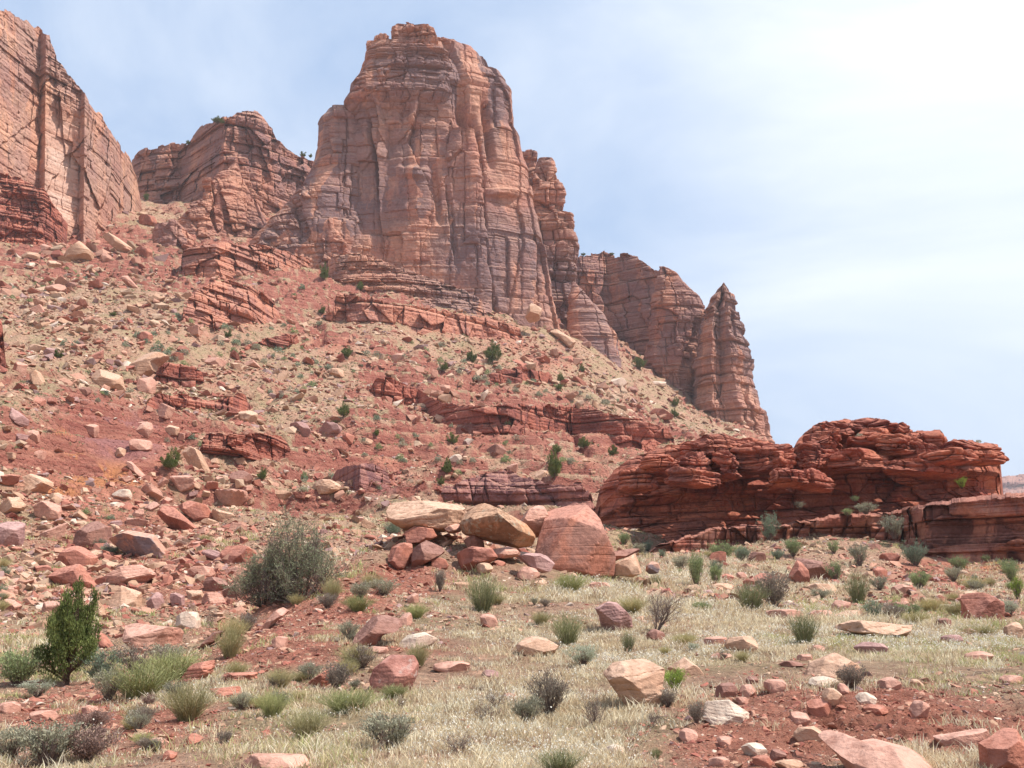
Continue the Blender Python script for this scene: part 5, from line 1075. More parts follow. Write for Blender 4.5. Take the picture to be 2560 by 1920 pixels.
def grow(rg, n, h, w, lean=.5, curl=.25, steps=4, r0=.012, spread0=.06):
    """stems from the root outwards; returns tube segments and points along the outer parts with directions"""
    ang = rg.uniform(0, 6.28, n); t = np.sqrt(rg.random(n)) * lean; L = rg.uniform(.75, 1.05, n)
    p = np.stack([np.cos(ang) * spread0 * rg.random(n) * w, np.sin(ang) * spread0 * rg.random(n) * w, np.zeros(n)], 1)
    tx = np.stack([np.cos(ang) * t * w, np.sin(ang) * t * w, np.sqrt(np.clip(1 - .75 * (t / max(lean, .01)) ** 2 * min(1, lean * 1.4), .1, 1)) * h], 1) * L[:, None]
    S = [[], [], [], []]; pts = []; dirs = []; q = p
    for s in range(steps):
        f = (s + 1) / steps; nq = p + (tx - p) * f; nq[:, 2] += h * curl * .3 * math.sin(f * 3.14); nq = nq + rg.normal(size=q.shape) * .035 * h * f
        S[0].append(q); S[1].append(nq); S[2].append(np.full(n, r0 * (1 - s / steps * .8))); S[3].append(np.full(n, r0 * (1 - (s + 1) / steps * .8)))
        pts.append((q, nq)); dirs.append(nq - q); q = nq
    return [np.concatenate(a) for a in S], pts, dirs
def along(rg, pts, dirs, m, lo=1):
    P_, D_ = [], []
    for (a, b), d in list(zip(pts, dirs))[lo:]:
        for _ in range(m):
            f = rg.random((len(a), 1)); P_.append(a + (b - a) * f); D_.append(d / (np.linalg.norm(d, axis=1, keepdims=True) + 1e-9))
    return np.concatenate(P_), np.concatenate(D_)
def plant_parts(kind, seed):
    """list of (part name, verts, faces, material, tint) for a plant one metre high and one metre wide"""
    rg = np.random.default_rng(seed); h = w = 1.0
    if kind in ('sage', 'grey', 'pale', 'blue', 'green', 'lime', 'mauve'):
        S, pts, dirs = grow(rg, 70, h, w, .5, .1, 4, .008); pp, dd = along(rg, pts, dirs, 26 if kind != 'grey' else 18, 1)
        pp = pp + rg.normal(size=pp.shape) * .045; pp[:, 2] = np.abs(pp[:, 2])
        cl_ = fbm(pp[:, 0] * 5, pp[:, 1] * 5, pp[:, 2] * 5 + seed, 2, seed); k = cl_ > -.08; pp, dd = pp[k], dd[k]
        V, Fc = leaves(pp, rg.uniform(.035, .07, len(pp)), rg, .42, .3, dd)
        return [('stems', *tubes(S), M_TWIG, None), ('foliage', V, Fc, LM[kind], np.repeat(np.clip(rg.normal(.5, .28, len(pp)), 0, 1), 3))]
    if kind in ('broom', 'straw', 'fresh'):
        n = 300 if kind == 'broom' else 420
        S, pts, dirs = grow(rg, n, h, w, .52 if kind == 'broom' else .6, .12, 4, .0045, .16)
        kk = fbm(pts[-1][1][:, 0] * 3, pts[-1][1][:, 1] * 3, np.zeros(n) + seed, 2, seed) > -.2
        V, Fc = tubes((S[0], S[1], S[2] * 1.1, S[3])); S2, p2, d2 = grow(rg, 40, h * .5, w * .7, .4, .1, 3, .009)
        pp, dd = along(rg, pts, dirs, 1, 2); V2, F2 = leaves(pp, rg.uniform(.05, .12, len(pp)), rg, .10, .2, dd * 1.4 + rg.normal(size=dd.shape) * .3)
        n0 = len(V); tt_ = np.concatenate([np.repeat(np.tile(rg.random(n), 4), 6), np.repeat(rg.random(len(pp)), 3)])
        F4 = np.concatenate([F2 + n0], 0)
        return [('stems', *tubes(S2), M_TWIG, None), ('blades' if kind != 'broom' else 'foliage', np.concatenate([V, V2]), [Fc, F4], LM[kind], tt_)]
    if kind == 'dead':
        segs = [[], [], [], []]
        def br(p, d, L, r, dep):
            q = p
            for _ in range(3):
                d = d + rg.normal(size=3) * .16; d /= np.linalg.norm(d); nq = q + d * L / 3
                segs[0].append(q); segs[1].append(nq); segs[2].append(r); segs[3].append(r * .8); q = nq; r *= .8
                if dep < 3:
                    for _k in range(2):
                        e = d + rg.normal(size=3) * .5; e[2] = abs(e[2]); br(q, e / np.linalg.norm(e), L * .52, r * .65, dep + 1)
        for _ in range(7):
            a = rg.uniform(0, 6.28); br(np.array([math.cos(a) * .03, math.sin(a) * .03, 0]), np.array([math.cos(a) * .55, math.sin(a) * .55, 1.0]), .62, .016, 0)
        return [('twigs', *tubes(segs), M_TWIG, None)]
    if kind == 'tamarisk':
        S = [[], [], [], []]; PP = []; DD = []
        for i in range(34):
            a = rg.uniform(0, 6.28); t = math.sqrt(rg.random()) * .46; zc = (.25 + .72 * rg.random()) * (1 - 1.6 * t * t); c_ = np.array([math.cos(a) * t, math.sin(a) * t, max(.10, zc)])
            p0 = np.array([math.cos(a) * .05, math.sin(a) * .05, 0]); mid = p0 * .4 + c_ * .6 + np.array([0, 0, -.07]) + rg.normal(size=3) * .03
            for q0, q1, r_ in ((p0, mid, .012), (mid, c_, .006)): S[0].append(q0); S[1].append(q1); S[2].append(r_); S[3].append(r_ * .5)
            nt_ = 40; e = rg.normal(size=(nt_, 3)); e[:, 2] += .9; e /= np.linalg.norm(e, axis=1, keepdims=True); L = rg.uniform(.07, .24, nt_)[:, None]; b0 = c_ + (mid - c_) * rg.random((nt_, 1)) + rg.normal(size=(nt_, 3)) * .035; tip = b0 + e * L
            for j in range(nt_): S[0].append(b0[j]); S[1].append(tip[j]); S[2].append(.0028); S[3].append(.001)
            idx = np.repeat(np.arange(nt_), 17); f = rg.random((len(idx), 1)); PP.append(b0[idx] + (tip - b0)[idx] * f + rg.normal(size=(len(idx), 3)) * .014); DD.append(e[idx])
        pp, dd = np.concatenate(PP), np.concatenate(DD); pp[:, 2] = np.abs(pp[:, 2]); k = fbm(pp[:, 0] * 5, pp[:, 1] * 5, pp[:, 2] * 5, 2, seed) > -.15; pp, dd = pp[k], dd[k]
        V, Fc = leaves(pp, rg.uniform(.014, .032, len(pp)), rg, .32, .2, dd)
        tn = np.clip(.5 + .6 * fbm(pp[:, 0] * 4, pp[:, 1] * 4, pp[:, 2] * 4, 2, seed + 3) + rg.normal(0, .22, len(pp)), 0, 1)
        return [('branches', *tubes(S), M_TWIG, None), ('foliage', V, Fc, LM[kind], np.repeat(tn, 3))]
    if kind in ('juniper', 'round_juniper'):
        # upswept plumes round a forked trunk
        tall = kind == 'juniper'; npl = 30 if tall else 22; PP, DD, seg = [], [], [[], [], [], []]
        tr = [np.array([0, 0, -.03])]
        for i in range(6): tr.append(np.array([rg.normal() * .012, rg.normal() * .012, (i + 1) * .12]))
        for i in range(6): seg[0].append(tr[i]); seg[1].append(tr[i + 1]); seg[2].append(.035 * (1 - i * .14)); seg[3].append(.035 * (1 - (i + 1) * .14))
        for i in range(npl):
            a = i * 2.4 + rg.uniform(-.3, .3)
            if tall: z0 = .04 + .5 * rg.random() ** 1.2; rad = rg.uniform(.08, .36) * (1.1 - z0); top = np.array([math.cos(a) * rad * 1.1, math.sin(a) * rad * 1.1, min(1, z0 + rg.uniform(.28, .55) * (1.15 - rad * 1.3))])
            else: z0 = .12 + .35 * rg.random(); rad = rg.uniform(.15, .42); top = np.array([math.cos(a) * rad, math.sin(a) * rad, z0 + rg.uniform(.15, .55) * (1.1 - rad)])
            if i == 0: top = np.array([.02, 0, 1.0])
            p0 = np.array([0, 0, z0 * .7]); mid = (p0 + top) / 2 + np.array([math.cos(a), math.sin(a), -.3]) * .06
            for q0, q1, r_ in ((p0, mid, .014), (mid, top, .008)): seg[0].append(q0); seg[1].append(q1); seg[2].append(r_); seg[3].append(r_ * .6)
            m = 700 if tall else 420; t = rg.random(m) ** .8; t = .25 + .75 * t
            c_ = np.where(t[:, None] < .5, p0 + (mid - p0) * t[:, None] * 2, mid + (top - mid) * (t[:, None] * 2 - 1))
            wd_ = (.085 if tall else .105) * np.sin(np.clip(t, 0, 1) * 2.7)[:, None] + .012
            o_ = rg.normal(size=(m, 3)); o_ /= np.linalg.norm(o_, axis=1, keepdims=True); o_ *= rg.random((m, 1)) ** .5
            pp = c_ + o_ * wd_ * np.array([1, 1, 1.1]); PP.append(pp); DD.append(o_ * .7 + np.array([0, 0, .9]))
        pp, dd = np.concatenate(PP), np.concatenate(DD); k = fbm(pp[:, 0] * 8, pp[:, 1] * 8, pp[:, 2] * 6, 2, seed) > -.22; pp, dd = pp[k], dd[k]
        V, Fc = leaves(pp, rg.uniform(.018, .038, len(pp)) * (1 if tall else 1.5), rg, .45, .2, dd)
        tn = np.clip(.45 + .5 * fbm(pp[:, 0] * 6, pp[:, 1] * 6, pp[:, 2] * 6, 2, seed + 5) + rg.normal(0, .2, len(pp)), 0, 1)
        return [('trunk', *tubes(seg), M_BARK, None), ('crown', V, Fc, LM['juniper'], np.repeat(tn, 3))]
    # far plants: one rough tuft
    m = 300; o_ = rg.normal(size=(m, 3)); o_ /= np.linalg.norm(o_, axis=1, keepdims=True); o_[:, 2] = np.abs(o_[:, 2]); o_ *= rg.random((m, 1)) ** .35
    pp = o_ * np.array([.45, .45, .85]); k = fbm(pp[:, 0] * 4, pp[:, 1] * 4, pp[:, 2] * 4 + seed, 2, seed) > -.2; pp = pp[k]
    V, Fc = leaves(pp, rg.uniform(.10, .22, len(pp)), rg, .6, .4, pp * 1.0)
    return [('', V, Fc, LM[kind[4:]], np.repeat(np.clip(rg.normal(.5, .3, len(pp)), 0, 1), 3))]
_pm = {}
def plant_mesh(kind, var):
    if (kind, var) not in _pm:
        L = []
        for (nm, V, Fc, mt, tn) in plant_parts(kind, 50 + var * 17 + sum(map(ord, kind))):
            L.append((nm, mesh_np(nm or 'shrub', V, Fc if isinstance(Fc, list) else [Fc], mt, False, {'tint': tn} if tn is not None else None, link=False)))
        _pm[(kind, var)] = L
    return _pm[(kind, var)]
NAMES = {'juniper': ('juniper_tree', 'tree'), 'round_juniper': ('juniper_tree', 'tree'), 'dead': ('dead_shrub', 'dead shrub'), 'straw': ('bunch_grass', 'grass tuft'), 'fresh': ('bunch_grass', 'grass tuft'), 'tamarisk': ('tall_bush', 'bush')}
_pv = random.Random(9)
plants_at = []
def plant(kind, u, v, hpx, wpx, label, group=None, Y=None, var=None):
    p = Vector(P(u, v, Y)) if Y else hit(u, v)
    if kind in ('straw', 'fresh'): wpx *= 1.35
    s = p.y / F; H, W_ = hpx * s, wpx * s
    nm, cat = NAMES.get(kind, ('shrub', 'shrub')); var = _pv.randrange(3) if var is None else var
    parts = plant_mesh(kind, var)
    if len(parts) == 1:
        o = bpy.data.objects.new(nm, parts[0][1]); COL.objects.link(o)
    else:
        o = bpy.data.objects.new(nm, None); COL.objects.link(o)
        for n_, me in parts:
            c = bpy.data.objects.new(n_, me); COL.objects.link(c); c.parent = o
    o.location = p - Vector((0, 0, .03 * H)); o.scale = (W_, W_, H); o.rotation_euler = (0, 0, _pv.uniform(0, 6.28))
    tag(o, label, cat, group, 'thing'); plants_at.append((u, v)); return o
for a in [
 ('tamarisk', 750, 1500, 252, 215, 'tallest grey-green feathery bush at the gully head, left of the knoll'),
 ('tamarisk', 660, 1512, 175, 195, 'lower greyish bush merging with the tallest bush on its left'),
 ('juniper', 170, 1712, 250, 205, 'big bushy upright juniper tree at the lower left'),
 ('green', 45, 1715, 100, 150, 'green bush left of the big juniper, at the left edge'),
 ('blue', 250, 1705, 80, 120, 'dark green bush tucked right of the big juniper\'s foot'),
 ('grey', 345, 1690, 80, 150, 'dusky grey-green shrub under the large flat-topped pink slab'),
 ('sage', 420, 1665, 55, 110, 'low shrub right of the dusky one under the flat-topped slab'),
 ('pale', 92, 1742, 42, 90, 'pale rounded cushion shrub below the big juniper'),
 ('sage', 272, 1752, 80, 90, 'grey-green shrub on the left of the green grass clump'),
 ('mauve', 372, 1765, 30, 45, 'small pinkish dry shrub above the chalk-white rock'),
 ('sage', 120, 1915, 115, 190, 'large grey-green shrub at the bottom left corner'),
 ('mauve', 215, 1905, 90, 170, 'purplish dry shrub right of the bottom left shrub'),
 ('mauve', 225, 1832, 55, 110, 'purplish low shrub above the bottom left shrubs'),
 ('sage', 25, 1900, 80, 120, 'grey-green shrub cut by the left edge at the bottom'),
 ('broom', 1208, 1530, 95, 112, 'green broom bush on the crest just below the boulder pile'),
 ('broom', 1420, 1614, 82, 105, 'olive broom bush in the middle of the knoll'),
 ('pale', 1456, 1667, 56, 96, 'silvery cushion shrub in front of the olive broom on the knoll'),
 ('broom', 1570, 1632, 55, 50, 'small green tuft left of the small brown stone at the shrub root'),
 ('broom', 2010, 1612, 82, 98, 'dark olive broom bush below the long flat tan slab\'s left end'),
 ('grey', 1375, 1790, 110, 120, 'large grey shrub in the dry grass, bottom centre right'),
 ('sage', 1320, 1812, 75, 100, 'greener lower shrub joined to the left of the large grey one'),
 ('sage', 975, 1875, 95, 190, 'wide grey-green shrub in the bottom centre'),
 ('grey', 840, 1722, 66, 96, 'round grey-purple shrub left of the mottled red boulder'),
 ('lime', 1690, 1730, 58, 68, 'bright lime-green shrub beside the big split boulder'),
 ('grey', 1670, 1768, 45, 70, 'grey shrub right under the lime-green one'),
 ('grey', 1742, 1808, 55, 65, 'small grey twiggy shrub left of the whitish slab'),
 ('grey', 2130, 1722, 60, 90, 'grey-purple shrub growing on the top edge of the bank'),
 ('dead', 1638, 1582, 125, 120, 'tallest leafless shrub with bare grey stems, beside the banded slab'),
 ('dead', 1490, 1820, 88, 74, 'leafless grey shrub left of the big split boulder'),
 ('dead', 1208, 1806, 62, 45, 'leafless shrub left of the large grey one'),
 ('dead', 1240, 1770, 50, 60, 'thin leafless shrub just above the one left of the large grey shrub'),
 ('dead', 1155, 1893, 68, 70, 'leafless shrub near the bottom edge, right of the wide shrub'),
 ('dead', 1005, 1776, 42, 30, 'small leafless sprig below the mottled red boulder'),
 ('dead', 1635, 1818, 42, 50, 'small leafless shrub under the big split boulder'),
 ('dead', 1195, 1735, 28, 30, 'tiny leafless sprig below the long low pink rock'),
 ('dead', 526, 1572, 62, 26, 'single bare stem standing in the gully head'),
 ('fresh', 350, 1745, 90, 150, 'largest long-leaved green grass clump, lower left'),
 ('fresh', 430, 1705, 80, 130, 'green grass clump sloping up right of the largest one'),
 ('straw', 470, 1800, 95, 110, 'yellowish grass clump below the thin red ledges'),
 ('fresh', 355, 1862, 30, 50, 'small bright grass tuft in the wash gravel'),
 ('straw', 340, 1812, 50, 62, 'straw tuft growing in front of the chalk-white rock'),
 ('fresh', 680, 1792, 70, 70, 'green grass tuft right of the lowest thin red ledge'),
 ('straw', 765, 1850, 80, 90, 'yellow-green grass clump left of the wide bottom shrub'),
 ('fresh', 870, 1785, 66, 120, 'long grass clump below the grey-purple shrub'),
 ('straw', 590, 1690, 40, 50, 'small straw tuft on the thin red ledge\'s top'),
 ('straw', 700, 1720, 50, 60, 'straw tuft on the red soil above the green tuft'),
 ('straw', 575, 1645, 80, 60, 'ochre tuft on the red flank above the thin ledge'),
 ('straw', 585, 1600, 60, 60, 'pale grey-straw tuft at the gully rim'),
 ('grey', 620, 1580, 50, 60, 'pale grey shrub at the gully rim'),
 ('straw', 1045, 1665, 60, 50, 'orange-tan tuft behind the mottled red boulder'),
 ('fresh', 985, 1745, 36, 60, 'green tuft under the mottled red boulder'),
 ('straw', 830, 1500, 60, 45, 'ochre tuft beside the stacked layered block'),
 ('straw', 930, 1470, 40, 50, 'ochre tuft left of the pile\'s foot'),
 ('fresh', 1425, 1480, 50, 70, 'yellow-green tuft under the biggest boulder'),
 ('straw', 1580, 1530, 40, 70, 'straw clump right of the banded slab top'),
 ('sage', 870, 1600, 50, 55, 'grey-green shrub left of the dark wedge boulder\'s tip'),
 ('sage', 900, 1500, 50, 80, 'olive-grey shrub on the knoll\'s left shoulder'),
 ('sage', 960, 1490, 45, 90, 'grey shrub right of the one on the knoll\'s left shoulder'),
 ('grey', 1100, 1480, 60, 40, 'dark grey twiggy shrub just under the pile'),
 ('broom', 1640, 1900, 30, 40, 'green tuft on the gravel, lower right'),
 ('broom', 1400, 1935, 60, 150, 'green broom top cut by the bottom edge'),
 ('straw', 870, 1690, 40, 40, 'tuft left of the mottled red boulder'),
 ('blue', 985, 1345, 45, 60, 'green shrub against the left end of the long tan boulder'),
 # swale at the right
 ('grey', 1935, 1522, 100, 110, 'large grey twiggy bush in the swale'),
 ('broom', 1880, 1528, 75, 110, 'green half of the large bush in the swale, left'),
 ('grey', 1862, 1508, 50, 40, 'purple-grey shrub at the left of the large swale bush'),
 ('broom', 2145, 1512, 85, 78, 'olive broom in the swale above the rounded pink boulder'),
 ('blue', 2185, 1550, 50, 70, 'blue-green shrub right of the sloping layered rock'),
 ('grey', 2235, 1555, 50, 80, 'grey shrub right of the blue-green one'),
 ('green', 1740, 1470, 90, 52, 'tall slender bright green sapling in the swale'),
 ('green', 1790, 1465, 55, 40, 'shorter green sapling right of the tall slender one'),
 ('green', 1805, 1400, 50, 80, 'wide green bush against the bench, left'),
 ('blue', 1855, 1405, 40, 50, 'blue-green bush right of the wide green one'),
 ('green', 1985, 1392, 46, 60, 'bright green bush at the foot of the bench, centre'),
 ('blue', 1945, 1400, 30, 40, 'little blue-green bush left of the bright one at the bench foot'),
 ('green', 2085, 1385, 36, 40, 'green bush at the foot of the bench right of the bright one'),
 ('green', 2088, 1455, 55, 52, 'bright green shrub in front of the dark cleft block'),
 ('sage', 2150, 1415, 60, 60, 'olive shrub right of the dark cleft block'),
 ('sage', 2200, 1475, 35, 50, 'low olive shrub below the reddish upright stone'),
 ('green', 2300, 1472, 52, 65, 'dark green round shrub in the right swale'),
 ('sage', 2385, 1455, 40, 50, 'grey-green shrub left of the bare purple slope, right'),
 ('green', 2400, 1428, 42, 52, 'fresh green shrub below the bench at the right'),
 ('blue', 2290, 1415, 66, 70, 'dark dusty bush at the foot of the bench, right'),
 ('green', 2530, 1455, 50, 50, 'green shrub near the right edge'),
 ('lime', 2545, 1500, 60, 40, 'light green sapling at the right edge'),
 ('straw', 2330, 1530, 40, 60, 'straw clump left of the square upright block'),
 ('straw', 2390, 1540, 40, 50, 'second straw clump beside the square upright block'),
 ('straw', 2290, 1560, 34, 60, 'straw clump behind the long flat tan slab'),
 ('pale', 2525, 1540, 40, 50, 'pale round shrub right of the square upright block'),
 ('straw', 2450, 1590, 30, 80, 'straw clump under the square upright block'),
 ('sage', 1600, 1385, 30, 50, 'shrub at the left foot of the outcrop'),
 ('green', 1560, 1365, 34, 36, 'bright little bush at the left foot of the outcrop'),
 ('blue', 1620, 1380, 34, 30, 'blue-green little bush at the left foot of the outcrop'),
 ('sage', 1700, 1425, 36, 60, 'grey-green shrub left of the tall slender sapling'),
 ('sage', 2050, 1500, 30, 60, 'low grey-green shrub in front of the broad low tan slab'),
 ('broom', 1640, 1470, 34, 40, 'small tuft right of the tilted slabs'),
 ('sage', 2440, 1480, 30, 50, 'shrub on the bare slope right of the bench end'),
]:
    plant(*a)
for (k, u, v, h_, w_, lab, Y) in [
 ('blue', 1925, 1352, 72, 60, 'blue-green leafy bush standing on the rock bench', 82), ('sage', 2238, 1345, 60, 78, 'grey-green spreading bush on the rock bench, right of centre', 83),
 ('sage', 2165, 1285, 30, 70, 'low shrub on top of the bench under the orange band', 86), ('green', 2138, 1255, 18, 24, 'tiny green shrub at the foot of the overhang', 90),
 ('green', 2120, 1290, 20, 34, 'small green shrub on the bench lip', 86), ('lime', 2405, 1222, 34, 30, 'small yellow-green shrub on the outcrop face', 93), ('sage', 2000, 1272, 20, 30, 'little shrub on the bench, left part', 88),
 ('round_juniper', 545, 309, 22, 42, 'skyline juniper left of the capped knob', 400), ('round_juniper', 470, 362, 14, 16, 'tiny skyline tree above the dark broken cliff', 425),
 ('round_juniper', 757, 392, 16, 24, 'skyline tree where the broken cliff meets the butte', 428), ('round_juniper', 776, 394, 12, 14, 'second skyline tree beside the butte\'s shoulder', 428), ('round_juniper', 1458, 640, 10, 18, 'tiny skyline tree at the left end of the flat-topped cliff', 438), ('round_juniper', 1530, 638, 8, 16, 'tiny skyline tree midway on the flat-topped cliff', 438),
 ('far_sage', 2446, 1107, 10, 16, 'tuft on the outcrop\'s overhanging lip', 94), ('far_sage', 1970, 1130, 12, 18, 'tuft in the notch of the red outcrop', 98), ('far_pale', 2150, 1095, 14, 26, 'pale shrub on top of the outcrop', 93),
]: plant(k, u, v, h_, w_, lab, Y=Y)
for (u, v, h_, w_, lab) in [
 (425, 1176, 60, 62, 'dark juniper beside the leaning tan slab, left slope'), (858, 1048, 42, 38, 'lone round dark juniper left of the long red ledge'), (1232, 908, 62, 56, 'largest juniper of the group under the salmon ledge'),
 (1178, 912, 42, 36, 'juniper left of the largest one under the salmon ledge'), (866, 898, 36, 38, 'juniper on the rubble below the salmon ledge\'s left end'), (1386, 1206, 80, 46, 'tall dark juniper behind the biggest boulder'),
 (1392, 1140, 26, 30, 'small tree top just above the tall dark juniper'), (1117, 1190, 42, 38, 'dark juniper on the red slope above the pile'), (1130, 1112, 32, 42, 'green shrubby juniper in the centre slope'), (1102, 1215, 24, 26, 'small juniper just behind the long tan boulder'),
 (900, 727, 26, 28, 'round juniper on the bench at the butte\'s foot'), (570, 846, 26, 28, 'round green juniper on the red slope below the salmon nose'), (622, 789, 22, 38, 'olive juniper right of the salmon nose'), (1110, 934, 26, 30, 'olive juniper under the brick-shaped pink block'),
 (1460, 1128, 32, 40, 'green juniper on the slope left of the outcrop'), (1532, 1140, 28, 34, 'grey-green juniper touching the outcrop\'s left end'), (1688, 1016, 26, 28, 'upper shrub of the pair under the spire'), (1686, 1046, 26, 30, 'lower shrub of the pair under the spire'),
 (1455, 933, 26, 20, 'dark juniper on the right shoulder'), (1402, 958, 28, 24, 'juniper above the long ledge, right of centre'), (1398, 978, 22, 22, 'smaller juniper just under the one above the long ledge'), (810, 702, 52, 30, 'green shrubby tree in the cleft left of the stepped bench'),
 (805, 790, 24, 26, 'dark shrub left of the salmon ledge'), (1600, 925, 40, 46, 'dark green tree in the recess of the right rear cliff'), (1745, 1000, 26, 18, 'green tree in the cleft left of the spire'), (863, 1000, 10, 12, 'tiny dark juniper above the lone round one'),
 (365, 505, 26, 20, 'green tree in the dark notch between the cliffs'), (940, 1092, 20, 26, 'small juniper above the maroon hump'), (1400, 985, 12, 14, 'smallest juniper above the long ledge'), (655, 1205, 34, 34, 'fresh green shrub below the dark maroon boulder'),
 (282, 790, 14, 26, 'green shrub on the upper left talus'), (145, 895, 24, 36, 'dark shrub beside the mauve boulder of the pair'),
]:
    plant('round_juniper', u, v, h_, w_, lab)
rg = random.Random(77)
for (box, cnt, szr, kinds, lab, grp) in [
 ((0, 420, 560, 800), 26, (7, 12), ('far_blue', 'far_sage', 'far_green'), 'small grey-green shrub dotted on the upper left talus', 'shrubs of the upper left talus'),
 ((380, 820, 690, 1000), 44, (8, 17), ('far_blue', 'far_sage', 'far_green', 'far_blue'), 'small shrub on the red slope between gully head and salmon ledge', 'shrubs of the gully head slope'),
 ((820, 1640, 780, 1010), 52, (8, 16), ('far_blue', 'far_sage', 'far_sage', 'far_green'), 'small shrub on the slope between salmon ledge and long red ledge', 'shrubs between the two ledges'),
 ((760, 1500, 1050, 1230), 54, (9, 18), ('far_blue', 'far_sage', 'far_green', 'far_sage'), 'small shrub on the red slope below the long red ledge', 'shrubs below the long ledge'),
 ((0, 640, 820, 1300), 44, (8, 18), ('far_sage', 'far_blue', 'far_green'), 'small shrub among the rubble of the left slope', 'shrubs of the left slope'),
]:
    for i in range(cnt):
        if i % 4 == 0: cc_ = (rg.uniform(box[0], box[1]), rg.uniform(box[2], box[3]))
        u, v = min(max(rg.gauss(cc_[0], 34), box[0]), box[1]), min(max(rg.gauss(cc_[1], 14), box[2]), box[3])
        if 100 < u < 390 and 1010 < v < 1230: continue
        p = hit(u, v)
        if p.y > 350: continue
        s_ = rg.uniform(*szr); plant(rg.choice(kinds), u, v, s_ * 1.1, s_ * rg.uniform(1.2, 1.9), lab, grp)
for (box, cnt, szr, kinds, lab, grp) in [
 ((600, 1500, 1480, 1640), 11, (20, 48), ('sage', 'straw', 'straw', 'grey', 'fresh'), 'low tuft on the upper part of the knoll', 'tufts on the upper knoll'),
 ((520, 1650, 1660, 1900), 15, (26, 66), ('sage', 'straw', 'fresh', 'straw', 'grey'), 'low tuft on the lower part of the knoll', 'tufts on the lower knoll'),
 ((0, 560, 1740, 1900), 14, (30, 60), ('sage', 'straw', 'fresh', 'grey'), 'low tuft in the wash at the lower left', 'tufts in the wash'),
 ((1560, 2560, 1395, 1560), 28, (12, 40), ('sage', 'straw', 'green', 'blue', 'straw', 'straw', 'sage'), 'small bush among the stones of the right-hand swale', 'bushes of the swale'),
 ((1650, 2560, 1570, 1710), 12, (20, 46), ('grey', 'straw', 'sage', 'pale'), 'low shrub in the white-flowered grass', 'shrubs in the white-flowered grass'),
 ((0, 640, 1300, 1560), 22, (16, 34), ('sage', 'straw', 'blue', 'sage'), 'small shrub between boulders of the lower left field', 'shrubs of the lower left field')]:
    for i in range(cnt):
        if i % 4 == 0: cc_ = (rg.uniform(box[0], box[1]), rg.uniform(box[2], box[3]))
        u, v = min(max(rg.gauss(cc_[0], 60), box[0]), box[1]), min(max(rg.gauss(cc_[1], 16), box[2]), box[3]); s_ = szr[0] + (szr[1] - szr[0]) * rg.random() ** 1.6
        if any(abs(u - a) < c * .9 and b - d < v < b + d * .9 for a, b, c, d in rocks_taken): continue
        plant(rg.choice(kinds), u, v, s_, s_ * rg.uniform(1.1, 1.7), lab, grp)

